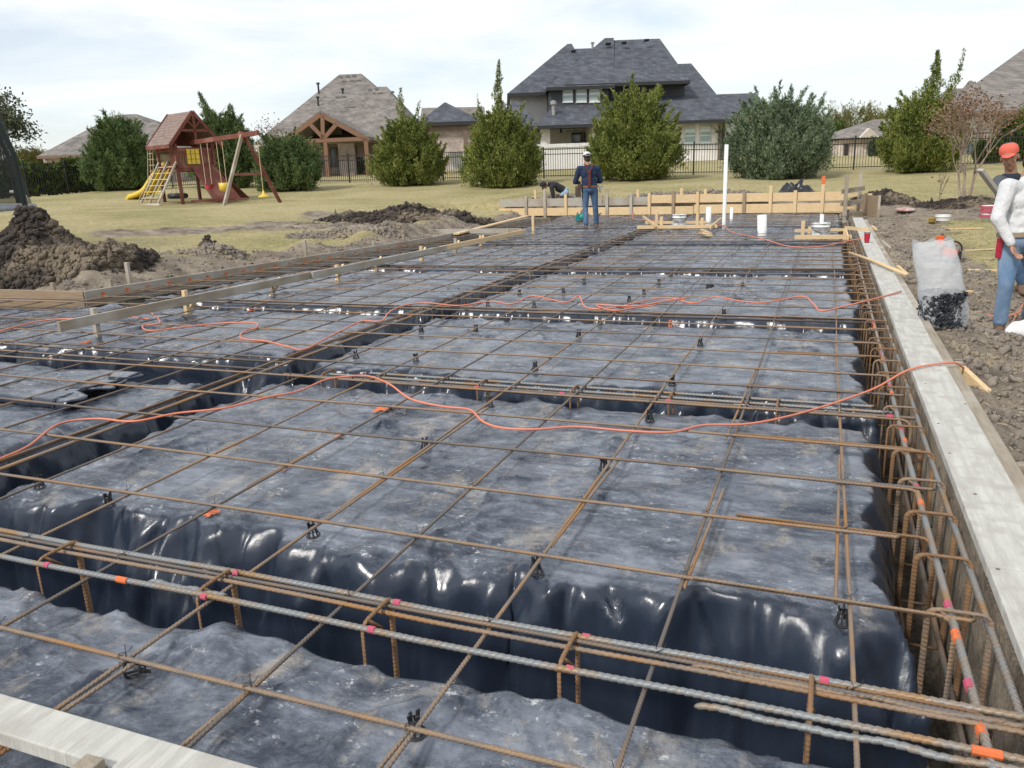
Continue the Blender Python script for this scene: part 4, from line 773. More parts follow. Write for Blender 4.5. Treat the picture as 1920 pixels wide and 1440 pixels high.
# gable porch: slopes with rakes, truss, posts
Dp=53.; ap=at(601,212,Dp); gl=at(527,264,Dp); gr=at(692,263,Dp); zE=(gl.z+gr.z)/2; gl.z=gr.z=zE; back=FH*7
mb=MB(); th=UP*.16
for a,b in ((gl,ap),(gr,ap)): mb.add([a,b,b+back,a+back,a+th,b+th,b+back+th,a+back+th],[(0,1,2,3),(4,7,6,5),(0,4,5,1),(3,2,6,7),(0,3,7,4),(1,5,6,2)])
mb.build('porch_roof',M_shB,h2_)
M_tim=ww['tim']=wood('cedar_timber',(.25,.135,.08),(.16,.085,.05),2)
mb=MB(); 
for a in (gl,gr): mb.beam(a-FH*.06-UP*.10,ap-FH*.06-UP*.10,.12,.26,UP)
mb.build('rake_board',M_tim,h2_)
for nm,a,b in [('tie_beam',at(541,266,Dp),at(690,260,Dp)),('king_post',at(606,262,Dp),at(605,217,Dp)),('strut',at(606,258,Dp),at(583,234,Dp)),('strut',at(609,258,Dp),at(632,232,Dp)),('porch_post',at(610,0,Dp),at(610,266,Dp)),('porch_post',at(686,0,Dp),at(686,264,Dp)),('porch_post',at(546,0,Dp),at(546,268,Dp))]:
    if nm=='porch_post': a=Vector((b.x,b.y,zb))
    mb=MB(); mb.beam(a,b,.24,.24,FH if nm!='tie_beam' else UP); mb.build(nm,M_tim,h2_)
mb=MB(); i1=FH*6.5; mb.add([gl+i1,gr+i1,ap+i1,gl+i1+FH*.2,gr+i1+FH*.2,ap+i1+FH*.2],[(0,1,2),(3,5,4),(0,3,4,1),(1,4,5,2),(2,5,3,0)]); mb.build('gable_wall',mat('dark_stained_boards',(.06,.028,.02),rough=.8),h2_)
mb=MB(); wb(mb,612,238,642,256,59.0,.1); mb.build('sign_panel',mat('grey_panel',(.35,.31,.25),(.22,.19,.16),scale=3),h2_)
for a,b,c,d in ((620,278,632,312),(644,276,654,312),(657,276,668,312),(500,276,516,300),(484,280,494,300),(700,278,712,300)): win(h2_,a,c-34 if False else 278,b,c if False else 305,60,False) if False else None
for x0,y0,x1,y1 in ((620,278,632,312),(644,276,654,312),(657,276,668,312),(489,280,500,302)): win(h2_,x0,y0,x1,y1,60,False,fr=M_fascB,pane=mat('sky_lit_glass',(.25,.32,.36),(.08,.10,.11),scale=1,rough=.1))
mb=MB(); wb(mb,633,270,640,0,55,.5,zb); mb.build('brick_pillar',M_brR,h2_)
vents(h2_,[(639,146,7),(653,145,7),(665,144,7)],68.3); vents(h2_,[(634,184,8),(645,183,8)],63); vents(h2_,[(694,170,7),(707,169,7),(736,174,6)],64.5)
for x,y0,y1 in ((598,158,176),(598,184,208),(643,169,176)): p=at(x,y1,64); q=at(x,y0,64); MB().lathe(p,[(.07,0),(.07,(q-p).z),(.13,(q-p).z),(.13,(q-p).z+.12)],8).build('flue',M_fascD,h2_)
# pavilion
pv=thing('pavilion','open pavilion with a dark hip roof on posts between the two houses','pavilion',on(840,322,49)); zb=on(840,322,49).z-.2
hip(pv,(783,231),(903,225),47,(833,192),(836,192),50,M_shD,'roof',M_fascD)
for x,D in ((872,47.3),(796,47.3),(872,52.4),(812,52.4)): p=at(x,235,D); MB().box((p.x,p.y,(p.z+zb)/2),(.25,.25,p.z-zb),RT,FH).build('post',M_fascB,pv)
mb=MB(); wb(mb,790,233,897,246,47.2,.2); mb.build('beam',M_fascB,pv); 
mb=MB(); wb(mb,790,240,905,322,56,8,zb); lb=tag(mb.build('outbuilding',M_brR),'low brick building behind the open pavilion','building')
mb=MB(); a=at(785,240,55.5); b=at(908,238,55.5); mb.add([a,b,b+FH*3+UP*1.5,a+FH*3+UP*1.5,a+FH*6,b+FH*6],[(0,1,2,3),(3,2,5,4),(0,3,4),(1,5,2),(0,4,5,1)]); subparent(mb.build('roof',M_shB,lb),lb)
MB_=MB(); wb(MB_,842,285,868,316,50,.6); tag(MB_.build('outdoor_grill',M_frame),'white outdoor kitchen block under the pavilion','grill')
# far left house
hl=thing('house','brown hip-roofed house at the far left rising behind the hedge','house',on(200,350,62)); zb=on(200,350,62).z-.3
hip(hl,(70,298),(330,278),60,(217,215),(256,214),71,M_shB,'roof',M_fascB); hip(hl,(180,290),(345,272),59,(284,229),(292,229),66,M_shB,'side_roof',M_fascB); mb=MB(); wb(mb,80,297,325,0,61,18,zb); mb.build('brick_wall',M_brR,hl); vents(hl,[(204,228,5)],67)
# right house
hr=thing('house','brown-roofed brick house at the far right with a small high window','house',on(1870,295,47)); zb=on(1870,295,47).z-.4
rd_=ray(1800,200); rd_=Vector((rd_.x,rd_.y,0)).normalized()
hip(hr,(1752,219),(2150,190),46,(1925,88),(1990,84),60,M_shB,'roof',M_fascB,bd=rd_); hip(hr,(1757,216),(1850,212),50,(1776,168),(1800,164),54,M_shB,'left_roof',M_fascB,bd=rd_); hip(hr,(1765,212),(1900,208),55,(1817,151),(1822,151),60,M_shB,'back_roof',M_fascB,bd=rd_)
mb=MB(); wb(mb,1795,214,2140,0,47,3,zb); mb.build('brick_wall',M_brR,hr); mb=MB(); wb(mb,1764,214,1800,0,51.5,2,zb); mb.build('side_wall',M_brR,hr); win(hr,1846,220,1855,226,47,False); win(hr,1857,219.5,1866,225.5,47,False); win(hr,1815,225,1829,250,47); win(hr,1800,262,1850,300,47,False)
# garage
ga=thing('garage','small brick garage with a grey gable roof far behind the right fence','garage',on(1610,294,70)); zb=on(1610,294,70).z-.3
mb=MB(); wb(mb,1580,262,1700,0,70,9,zb); mb.build('brick_wall',plane_mat('pale_brick',(.50,.38,.31),(.60,.52,.45),(.6,.55,.5),.22,.075,.012),ga)
a=at(1576,262,69.5); b=at(1612,259,69.5); c=at(1700,256,69.5); r0=at(1638,224,74); r1=at(1690,221,74); mb=MB(); z=b.z; 
for q in (a,b,c): q.z=z
r1.z=r0.z; mb.add([a,c,r1,r0,a+FH*9,c+FH*9],[(0,1,2,3),(0,3,4),(4,3,2,5),(1,5,2),(0,4,5,1)]); mb.build('roof',M_shB,ga); mb=MB(); wb(mb,1584,270,1611,0,69.9,.1,zb+.3); mb.build('garage_door',mat('dark_brown_door',(.05,.035,.03),rough=.6,stretch=(8,8,.1)),ga)
g1=at(1613,259,69.3); g2=at(1650,257,69.3); g3=at(1631,240,69.3); g1.z=g2.z=z; mb=MB(); mb.prism([g1,g2,g3],FH*.5); mb.build('gable',M_cream,ga)

# ---------------------------------------------------------------- fences
def fence(name,lab,pts,H,bay,gap=.115,col=M_fence,top_rail=True):
    root=thing(name,lab,'fence',pts[0]); 
    for a,b in zip(pts[:-1],pts[1:]):
        a=Vector(a);b=Vector(b); nb=max(1,round((b-a).length/bay))
        for k in range(nb):
            p=a.lerp(b,k/nb); q=a.lerp(b,(k+1)/nb); p.z=gz(p.x,p.y); q.z=gz(q.x,q.y); mb=MB(); mb.box(p+UP*(H/2),(.065,.065,H+.12)); mb.build('post',col,root)
            mb=MB(); n_=int((q-p).length/gap)
            for j in range(1,n_): c=p.lerp(q,j/n_); mb.box(c+UP*(H*.5+.02),(.018,.018,H-.06))
            for hh in (.12,H-.28,H-.06): mb.beam(p+UP*hh,q+UP*hh,.03,.035)
            mb.build('picket_panel',col,root)
    return root
fence('iron_fence','black iron picket fence crossing the whole back of the lawn behind the cedars',[at(x,y,D) for x,y,D in ((250,352,46),(480,347,44),(656,342,42),(1020,334,39),(1400,327,36.4),(1600,319,35.8),(1790,312,35),(1990,306,34))],1.38,2.4)
fence('iron_fence','black iron picket fence in front of the hedge at the left',[at(x,y,D) for x,y,D in ((-120,392,35),(55,372,37.5),(200,356,41),(250,352,46))],1.5,2.4)
mb=MB(); a=at(1885,305,42); b=at(2000,300,40); 
for q in (a,b): q.z=gz(q.x,q.y)
mb.prism([a,b,b+UP*1.9,a+UP*1.9],FH*.05); tag(mb.build('screen_fence',mat('dark_mesh_screen',(.012,.016,.022),rough=.9)),'dark mesh-screened fence panel behind the orange cap at the right','fence')

# ---------------------------------------------------------------- vegetation
def leafmat(n,a,b,c3=None): 
    m=mat(n,a,b,scale=1.6,rough=.75,lo=.38,hi=.62,island=.45,detail=4,spec=.15); return m
M_ced=leafmat('cedar_green',(.105,.14,.032),(.25,.275,.075)); M_ced2=leafmat('deep_cedar_green',(.075,.12,.045),(.165,.22,.085)); M_cedb=leafmat('blue_cedar_green',(.12,.165,.095),(.21,.265,.165)); M_hedge=leafmat('hedge_green',(.035,.07,.012),(.10,.14,.025)); M_olive=leafmat('grey_green_leaves',(.07,.09,.05),(.14,.16,.10)); M_brl=leafmat('brown_leaves',(.16,.085,.05),(.22,.14,.08)); M_gold=leafmat('gold_green_leaves',(.12,.13,.035),(.20,.18,.06))
M_bark=mat('grey_bark',(.17,.13,.10),(.10,.08,.06),scale=8,rough=.95,bump=.5,stretch=(1,1,.2)); M_barkp=mat('pale_bark',(.36,.29,.23),(.25,.19,.15),scale=5,rough=.9,stretch=(1,1,.3))
def sprays(C,Dr,Ln,Wd,rs,fan=3,spread=.5):
    n=len(C); V=[];o=0
    for k in range(fan):
        d=Dr+rs.normal(0,spread,(n,3)); d/=np.linalg.norm(d,axis=1,keepdims=True)+1e-9; r=rs.normal(0,1,(n,3)); sd_=np.cross(d,r); sd_/=np.linalg.norm(sd_,axis=1,keepdims=True)+1e-9
        ln=(Ln*rs.uniform(.6,1.4,n))[:,None]; w2=Wd*.5; V.append(np.stack([C-sd_*w2*.6,C+sd_*w2*.6,C+d*ln*.55+sd_*w2,C+d*ln,C+d*ln*.55-sd_*w2],1))
    V=np.concatenate(V,0); m=len(V); base=np.arange(m)[:,None]*5
    return V.reshape(-1,3),np.concatenate([base+np.array([[0,1,2]]),base+np.array([[0,2,4]]),base+np.array([[4,2,3]])],0)
PROF_T=[0,.08,.25,.45,.65,.82,1]; 
def cedar(lab,px,py,D,ytop,wpx,spires,m,seed,nspray=9000,prof=(.50,.74,1,.97,.78,.5,.12),ln=.20,name='cedar_tree',grp=None,wd=.05,lean=0):
    rs=np.random.RandomState(seed); base=on(px,py,D); D=(base-CAM).dot(FH); s=D/F; H=at(px,ytop,D).z-base.z; Rm=wpx*.5*s; root=thing(name,lab,'cedar tree' if name=='cedar_tree' else name.split('_')[-1],base,grp)
    mb=MB(); mb.tube([base-UP*.2,base+UP*H*.5,base+UP*H*.9],[.12,.08,.02],8)
    for k in range(8): a=rs.uniform(0,6.28); z0=rs.uniform(.1,.6)*H; mb.tube([base+UP*z0,base+UP*(z0+.25*H)+Vector((math.cos(a),math.sin(a),0))*Rm*.6],[.04,.012],5)
    mb.build('trunk',M_bark,root)
    # clumps over the crown, sprays inside each clump
    nc=190; t=rs.beta(1.35,1.5,nc); ang=rs.uniform(0,2*math.pi,nc); rad=np.interp(t,PROF_T,prof)*Rm*.93*(1+.20*np.sin(ang*3+seed)+.10*np.sin(ang*5+t*7+seed*2))*rs.uniform(.5,1.1,nc)
    CC=np.stack([rad*np.cos(ang)*.97,rad*np.sin(ang)*.97,t*H+lean*0],1); cr=rs.uniform(.08,.2,nc)*(Rm/1.6); nspray=int(nspray*2.1); ln=ln*.72; wd=wd*.5
    k=rs.randint(0,nc,nspray); off=rs.normal(0,1,(nspray,3))*np.array([1,1,1.8]); P=CC[k]+off*cr[k][:,None]*.75; P[:,2]=np.clip(P[:,2],.02,None)
    outv=P*np.array([1,1,0]); outv/=np.linalg.norm(outv,axis=1,keepdims=True)+1e-6; Dv=outv*.65+np.array([0,0,1.0])
    # feathery branch tips breaking the outline
    nt_=230; tq=rs.beta(1.5,1.3,nt_); aq=rs.uniform(0,6.28,nt_); rq=np.interp(tq,PROF_T,prof)*Rm*rs.uniform(.72,1.0,nt_); lq=rs.uniform(.25,.95,nt_)*(Rm/1.6)*(.6+.6*tq); kq=rs.randint(0,nt_,nspray//2); uq=rs.uniform(0,1,len(kq)); ou=np.stack([np.cos(aq),np.sin(aq),np.full(nt_,1.5)],1); ou/=1.8
    Pq=np.stack([rq*np.cos(aq),rq*np.sin(aq),tq*H*.95],1)[kq]+ou[kq]*(lq[kq]*uq)[:,None]+rs.normal(0,1,(len(kq),3))*(.075*(1.1-uq))[:,None]*(Rm/1.6)**.5; P=np.concatenate([P,Pq]); Dv=np.concatenate([Dv,ou[kq]])
    # inner fill so the crown is closed
    ni=nspray//5; t2=rs.beta(1.3,1.6,ni); a2=rs.uniform(0,6.28,ni); r2_=np.interp(t2,PROF_T,prof)*Rm*.78*np.sqrt(rs.uniform(0,1,ni)); P2=np.stack([r2_*np.cos(a2),r2_*np.sin(a2),t2*H*.97],1)
    P=np.concatenate([P,P2]); Dv=np.concatenate([Dv,np.tile([0,0,1.],(ni,1))])
    V,Fc=sprays(P,Dv,ln,wd,rs)
    VS=[V];FS=[Fc];o=len(V)
    for (dx,yt,wp,dens) in spires:
        hs=at(px,yt,D).z-base.z; ts=rs.beta(1,1.5,int(dens*2.2)); z0=H*.5; bx=dx*s; 
        z=z0+(hs-z0)*ts; rr=wp*1.25*s*(1-ts)**.95*(.75+.5*np.sin(ts*19+seed)**2)+.02; a=rs.uniform(0,6.28,len(ts)); cl=.62+.38*np.sin(ts*31+seed)*np.sin(ts*13+a); off_=rr*np.sqrt(rs.uniform(0,1,len(ts)))*cl
        latx=bx*(.45+.55*ts)+.05*np.sin(ts*9+seed); X=RT.x*latx; Y=RT.y*latx; P=np.stack([X+off_*np.cos(a),Y+off_*np.sin(a),z],1); dv=np.stack([np.cos(a)*.6,np.sin(a)*.6,np.ones(len(ts))],1); V,Fc=sprays(P,dv,ln*.8,wd*.8,rs); VS.append(V); FS.append(Fc+o); o+=len(V)
    V=np.concatenate(VS)+np.array(base); o=npm('crown',V,np.concatenate(FS),m,root); return root
cedar('soft green cedar at the left beside the play set, behind the slide',236,356,40,237,112,[(-8,225,24,400),(30,262,22,250)],M_ced2,1,9000,(.6,.8,1,.92,.72,.45,.1),.26)
cedar('tall twin-topped cedar directly behind the swing beam',430,352,42,225,98,[(-30,172,26,700),(-10,210,22,300),(22,195,24,500),(38,235,18,200)],M_ced2,2,9000,(.7,.85,1,.98,.85,.6,.2),.24)
cedar('low round dark cedar bush right of the swings',546,357,37,268,106,[(-18,256,26,300),(10,262,30,250)],M_ced2,3,9000,(.62,.85,1,1,.9,.7,.35),.15)
cedar('dense cedar with a thin grey tip in front of the brown house',769,347,38,238,124,[(-6,165,26,500),(26,190,14,160),(-35,232,22,200),(38,222,24,260)],M_ced,4,11000,(.55,.84,1,.90,.66,.42,.15),.17)
cedar('cedar with one very tall ragged spire left of the bending worker',944,350,35,222,136,[(-2,112,24,900),(-2,180,34,600),(-42,176,12,160),(42,192,14,220),(-50,232,20,200),(55,225,20,200)],M_ced,5,11000,(.55,.84,1,.90,.66,.42,.15),.16)
cedar('broad bright green cedar behind the standing worker',1186,337,34,196,164,[(-3,136,20,380),(-20,178,30,400),(50,196,26,300),(-58,215,22,250),(66,212,18,200)],M_ced,6,13000,(.45,.78,1,.93,.72,.48,.2),.17)
cedar('wide blue-green twin cedar right of the tall white pipe',1452,335,33,205,168,[(-8,163,20,420),(22,160,20,380),(-40,192,30,300),(60,178,18,300),(84,176,9,120),(-70,215,20,200)],M_cedb,7,13000,(.5,.8,1,.97,.82,.6,.3),.19)
cedar('large cedar with leaning ragged spires near the right end of the fence',1720,322,33,196,128,[(18,96,34,1200),(2,150,50,900),(66,88,12,260),(48,140,22,260),(-48,182,14,220),(-20,170,20,250)],M_ced,8,12000,(.45,.78,1,.92,.72,.50,.28),.17)
cedar('small conifer against the wall left of the striped windows',1276,300,46,252,24,[(0,243,8,60)],M_ced2,9,1500,ln=.2)
cedar('small dark shrub inside the fence before the brown house porch',673,322,45,298,20,[],M_hedge,10,900,(.7,.9,1,1,.9,.7,.4),ln=.15,name='garden_shrub')
def shrub(lab,px,py,D,ytop,wpx,m,seed,n=4000,ln=.15,name='garden_shrub',grp=None,dep=1,prof=(.8,.95,1,1,.95,.8,.45)): return cedar(lab,px,py,D,ytop,wpx,[],m,seed,n,prof,ln,name,grp,.07)
shrub('round clipped shrub far behind the garage gable',1642,296,66,262,26,M_olive,21,900); shrub('dark leafy bush under the eave of the right house',1885,302,40,226,46,M_hedge,22,3500); shrub('dark bush beside the right brick house wall',1850,306,41,268,40,M_hedge,23,2500); shrub('brownish bush at the right edge under the roof',1925,300,38,195,40,M_gold,24,2500)
for k,(x,y,D,yt,w_,m,l) in enumerate([(1592,272,95,207,110,M_gold,'gold green round tree beyond the garage'),(1668,268,100,211,80,M_gold,'pale gold tree behind the big right cedar'),(1548,275,90,232,60,M_hedge,'dark green tree beyond the fence right of the blue cedar')]): shrub(l,x,y,D,yt,w_,m,30+k,3500,.35,'background_tree',prof=(.5,.8,1,1,.9,.75,.4))
shrub('golden autumn tree peeping over the left hedge',70,345,60,282,60,M_gold,35,2500,.25,'background_tree')
# hedge
def hedge(lab,pts,H,th,m,n,seed):
    rs=np.random.RandomState(seed); pts=[Vector(p) for p in pts]; root=thing('hedge',lab,'hedge',(pts[0].x,pts[0].y,gz(pts[0].x,pts[0].y))); P=[]
    a=np.array([tuple(p) for p in pts]); seg=rs.randint(0,len(pts)-1,n); t=rs.uniform(0,1,n)[:,None]; q=a[seg]*(1-t)+a[seg+1]*t; al=q[:,0]*1.3+q[:,1]*.7
    hh=H*(1+.10*np.sin(al*1.9)+.07*np.sin(al*4.3)); z=hh*rs.beta(1.6,1,n); w_=rs.normal(0,.5,n)*th; zg=ground_z(q[:,0],q[:,1]); P=np.stack([q[:,0]+FH.x*w_,q[:,1]+FH.y*w_,zg+z],1); V,Fc=sprays(P,np.tile([0,0,1.],(n,1))+rs.normal(0,.6,(n,3)),.22,.08,rs); npm('foliage',V,Fc,m,root); return root
hedge('long dense green hedge behind the left iron fence',[at(x,y,D) for x,y,D in ((-150,390,38),(55,372,39.5),(200,356,43),(222,352,47))],1.45,.8,M_hedge,16000,5)
def branchy(lab,base,H,spread,leafm,seed,nleaf,pale=M_barkp,stems=4,name='bare_tree',cat='tree',r0=.035,leafr=.35,ln=.08):
    rs=random.Random(seed); root=thing(name,lab,cat,base); mb=MB(); tips=[]
    def grow(p,d,l,r,dep):
        q=p+d*l; m_=p.lerp(q,.5)+Vector((rs.gauss(0,.04),rs.gauss(0,.04),0))*l; mb.tube([p,m_,q],[r,r*.85,r*.7],6 if dep<2 else 4); 
        if dep>=1: tips.append(q); tips.append(m_)
        if dep>=5: return
        for k in range(2 if dep<1 else rs.choice((2,3))):
            nd=(d+Vector((rs.gauss(0,1),rs.gauss(0,1),rs.gauss(.15,.5)))*spread).normalized(); grow(q,nd,l*rs.uniform(.62,.85),r*.62,dep+1)
    for k in range(stems): a=k*6.28/stems+rs.random(); grow(base+Vector((math.cos(a)*.08,math.sin(a)*.08,-.05)),Vector((math.cos(a)*.16,math.sin(a)*.16,1)).normalized(),H*.34,r0,0)
    mb.build('trunk',pale,root); T=np.array([tuple(t) for t in tips]); r_=np.random.RandomState(seed); k=r_.randint(0,len(T),nleaf); P=T[k]+r_.normal(0,leafr*.3,(nleaf,3)); V,Fc=sprays(P,r_.normal(0,1,(nleaf,3)),ln,ln*.6,r_,1); npm('crown',V,Fc,leafm,root); return root
branchy('multi-stemmed bare crape myrtle with brown leaves at the right of the lawn',on(1808,383,22),2.5,.30,M_brl,3,1700,stems=5,ln=.07)
branchy('sparse grey-green tree at the left edge above the hedge',on(10,372,43),5.1,.45,M_olive,8,7000,M_bark,3,'leafy_tree',r0=.09,leafr=1.0,ln=.17)
branchy('thin leafless twiggy sapling standing behind the round cedar bush',on(517,352,38.5),3.0,.3,M_brl,12,300,M_bark,2,'sapling',r0=.02)
branchy('small bare sapling stick in the churned soil at right',on(1750,388,20.5),.75,.12,M_brl,14,6,M_bark,1,'sapling',r0=.012)
def palm(lab,p,H,seed):
    rs=random.Random(seed); root=thing('palm_tree',lab,'palm tree',p); MB().tube([p-UP*.1,p+UP*H*.7],[.13,.11],8).build('trunk',M_bark,root); mb=MB()
    for k in range(22):
        a=rs.uniform(0,6.28); e=rs.uniform(-.3,1.2); d=Vector((math.cos(a)*math.cos(e),math.sin(a)*math.cos(e),math.sin(e))); q=p+UP*H*.7+d*.55; sd_=d.cross(UP).normalized()
        mb.tube([p+UP*H*.7,q],.012,4)
        for j in range(9): t=(j-4)/4; e_=(d*(1-abs(t)*.5)+sd_*t*.9-UP*.15*abs(t)).normalized(); mb.add([q-sd_*.01,q+sd_*.01,q+e_*.5],[(0,1,2)])
    mb.build('crown',M_ced,root)
palm('fan palm against the cream wall between the windows and the blue cedar',on(1349,300,47),2.35,2); palm('fan palm at the right end of the timber porch',on(697,322,50),2.6,4); palm('tall-stemmed small palm beside the dark bush at far right',on(1490,300,48),2.2,6)

# ---------------------------------------------------------------- soil piles and clods
def ico():
    bm=bmesh.new(); bmesh.ops.create_icosphere(bm,subdivisions=1,radius=1); V=np.array([tuple(v.co) for v in bm.verts]); Fq=np.array([[v.index for v in f.verts] for f in bm.faces]); bm.free(); return V,Fq
IV,IF=ico()
def clods(P,Rr,rs):
    n=len(P); k=len(IV); J=1+rs.normal(0,.32,(n,k,1)); sc_=rs.uniform(.6,1.3,(n,1,3))*np.asarray(Rr)[:,None,None]; V=IV[None]*np.clip(J,.35,1.6)*sc_
    a=rs.uniform(0,6.28,n); ca,sa_=np.cos(a)[:,None],np.sin(a)[:,None]; X=V[:,:,0]*ca-V[:,:,1]*sa_; Y=V[:,:,0]*sa_+V[:,:,1]*ca; V=np.stack([X,Y,V[:,:,2]],-1)+P[:,None]; return V.reshape(-1,3),(IF[None]+np.arange(n)[:,None,None]*k).reshape(-1,3)
def pile(lab,px,py,D,rx,ry,H,seed,m,ncl,peaks,cs=(.02,.09),zlift=0,shift=0):
    rs=np.random.RandomState(seed); c=at(px,py,D); c=Vector((c.x,c.y,gz(c.x,c.y))); n=90; g_=np.linspace(-1.15,1.15,n); U,V_=np.meshgrid(g_,g_)
    def hf(U,V_):
        r=np.hypot(U,V_); h=np.clip(1-r,0,1)**.85
        for (u,v,a,s) in peaks: h=h+a*np.exp(-((U-u)**2+(V_-v)**2)/s**2)
        return h*H*(1+.55*(fb(U*3+seed,V_*3,seed,4)-.5))+(.10*(fb(U*9,V_*9,seed+3,3)-.5)+.05*rg(U*7,V_*7,seed+5,2))*ss(1.15,.9,r)*min(1,H*2)-ss(.95,1.12,r)*.25
    h=hf(U,V_); X=c.x+RT.x*U*rx+FH.x*V_*ry; Y=c.y+RT.y*U*rx+FH.y*V_*ry; Z=ground_z(X,Y)+h; V0=np.stack([X,Y,Z],-1).reshape(-1,3); F0=grid_faces(n,n); F0=np.concatenate([F0[:,:3],F0[:,[0,2,3]]])
    a=rs.uniform(0,6.28,ncl); r=rs.uniform(0,1.1,ncl)**.6*1.05; u=r*np.cos(a); v=r*np.sin(a); hx=c.x+RT.x*u*rx+FH.x*v*ry; hy=c.y+RT.y*u*rx+FH.y*v*ry; R_=cs[0]+(cs[1]-cs[0])*rs.beta(1,3.2,ncl); P=np.stack([hx,hy,ground_z(hx,hy)+hf(u,v)+R_*.2],-1); V1,F1=clods(P,R_,rs)
    o=npm('soil_pile',np.concatenate([V0,V1]),np.concatenate([F0,F1+len(V0)]),m,None,False,tuple(c)); tag(o,lab,'soil pile'); return o
pile('big dark heap of clay clods behind the left form corner',100,525,11.6,1.5,1.05,.50,4,M_dirt,6500,[(-.17,0,.42,.22),(.02,-.05,.28,.15),(-.5,0,.2,.4)],(.010,.085))
pile('low mound of grey soil clods behind the left form board and an upright stake',650,446,17,1.3,.55,.14,5,M_dirt2,900,[],(.02,.08))
pile('dark churned soil mound left of the far form wall',765,412,21,2.4,1.0,.24,6,M_dirt,1300,[(0,.1,.35,.25),(.5,.2,.2,.3)],(.03,.11))
pile('ridge of soil clods between the lawn and the left form',350,503,13.2,1.0,.45,.12,7,M_dirt2,900,[],(.02,.07))
pile('small lone clod of dark soil on the lawn',390,458,15.5,.17,.15,.16,8,M_dirt,40,[],(.02,.05))
pile('loose soil heap just behind the far form wall, near its middle',1240,366,25,3.2,.5,.16,9,M_dirt2,700,[],(.03,.10)); pile('loose soil beside the far end of the form wall at right',1660,390,22.5,.9,.9,.30,10,M_dirt,600,[],(.03,.10)); pile('dark soil lumps around the foot of the bare myrtle',1810,386,21.5,1.5,.5,.2,12,M_dirt,500,[],(.03,.10))
rs=np.random.RandomState(5); n=52000; X=np.concatenate([rs.uniform(.75,5.5,n//2),rs.uniform(-12,-6,n//4),rs.uniform(-12,4,n//4)]); Y=np.concatenate([rs.uniform(-.5,1,n//2)*0+rs.beta(1,2,n//2)*22-.3,rs.uniform(5.5,23,n//4),rs.uniform(11,26,n//4)])
k=(~inslab(X,Y))&(soil(X,Y)>.55)&~((X<.8)&(X>.3)&(Y<20)); X=X[k];Y=Y[k]; dist_=np.hypot(X-CX,Y-CY); k=rs.uniform(0,1,len(X))<np.clip(9/dist_,.25,1); X=X[k];Y=Y[k]; R_=.008+.045*rs.beta(1,4,len(X)); V,Fc=clods(np.stack([X,Y,ground_z(X,Y)+R_*.2],-1),R_,rs)
o=npm('soil_clods',V,Fc,M_dirt2); o['kind']='stuff'
# dormant grass tufts and straw at the right and along the lawn edge
n=42000; X=np.concatenate([rs.uniform(.8,6.5,n//2),rs.uniform(-13,5,n//2)]); Y=np.concatenate([rs.uniform(1,20,n//2),rs.uniform(6,28,n//2)]); k=(~inslab(X,Y))&(soil(X,Y)<.75)&(leftd(X,Y)>.5)&~((X<.8)&(Y<21)&(X>0)); X=X[k];Y=Y[k]
V,Fc=sprays(np.stack([X,Y,ground_z(X,Y)-.003],-1),np.tile([0,0,.8],(len(X),1))+rs.normal(0,.5,(len(X),3)),.035,.007,rs,2,.5); o=npm('grass',V,Fc,mat('dormant_grass',(.36,.32,.15),(.25,.25,.10),scale=3,rough=.9,island=.3)); o['kind']='stuff'
n=2600; X=rs.uniform(.7,4,n); Y=rs.uniform(1,16,n); V,Fc=sprays(np.stack([X,Y,ground_z(X,Y)+.012],-1),rs.normal(0,1,(n,3))*np.array([1,1,.06]),.07,.004,rs,1,.02); M_straw=mat('straw',(.55,.43,.22),(.42,.33,.17),rough=.9); o=npm('straw',V,Fc,M_straw); o['kind']='stuff'
# wood offcuts in the dirt
for k,(x,y,l,a,lab) in enumerate([(1760,438,.9,.1,'long thin wood offcut before the white tub'),(1800,430,.8,-.2,'pale board offcut right of the white tub'),(1837,470,.5,.1,'thin stick on the grass right of the chainsaw'),(1858,488,.10,.6,'small square block by the jeans pocket level'),(1842,506,.35,-.4,'short lath lying on the dry grass'),(1813,550,.14,.3,'small block near the bag, left of the two'),(1834,552,.13,.5,'small block near the bag, right of the two'),(1900,592,.6,-.1,'thin lath beyond the boots'),(1790,372,.2,0,'chip of wood by the myrtle'),(1700,412,.3,0,'pale chip in the churned mud')]):
    p=G(x,y)+UP*.015; d=(RT*math.cos(a)+FH*math.sin(a)); mb=MB(); mb.beam(p-d*l/2,p+d*l/2,.05 if l<.5 else .035,.022); tag(mb.build('wood_scrap',ww['newx'] if k%3 else ww['oldx'],bevel=.002),lab,'wood scrap')
#PART4
# ---------------------------------------------------------------- play set
O=on(360,379,31); A_x=(RT*.74-FH*.67).normalized(); B_x=(RT*.67+FH*.74).normalized()
ps=thing('play_set','redwood play tower with a shingled gable roof, yellow slide, climbing ladder and swing beam','play set',O)
def Q(a,b,z): return O+A_x*a+B_x*b+UP*(z*.92)
hw,hd=.72,.72
for a in (-hw,hw):
    for b in (-hd,hd): MB().beam(Q(a,b,-.3),Q(a,b,2.30),.10,.10,B_x).build('tower_post',ww['redz'],ps)
MB().box(Q(0,0,1.42),(2*hw+.1,2*hd+.1,.10),A_x,B_x).build('deck',ww['redx'],ps)
mb=MB()
for z in (1.30,2.08):
    for b in (-hd,hd): mb.beam(Q(-hw-.05,b,z),Q(hw+.05,b,z),.04,.13)
    for a in (-hw,hw): mb.beam(Q(a,-hd,z),Q(a,hd,z),.04,.13)
mb.build('rail',ww['redx'],ps)
mb=MB()
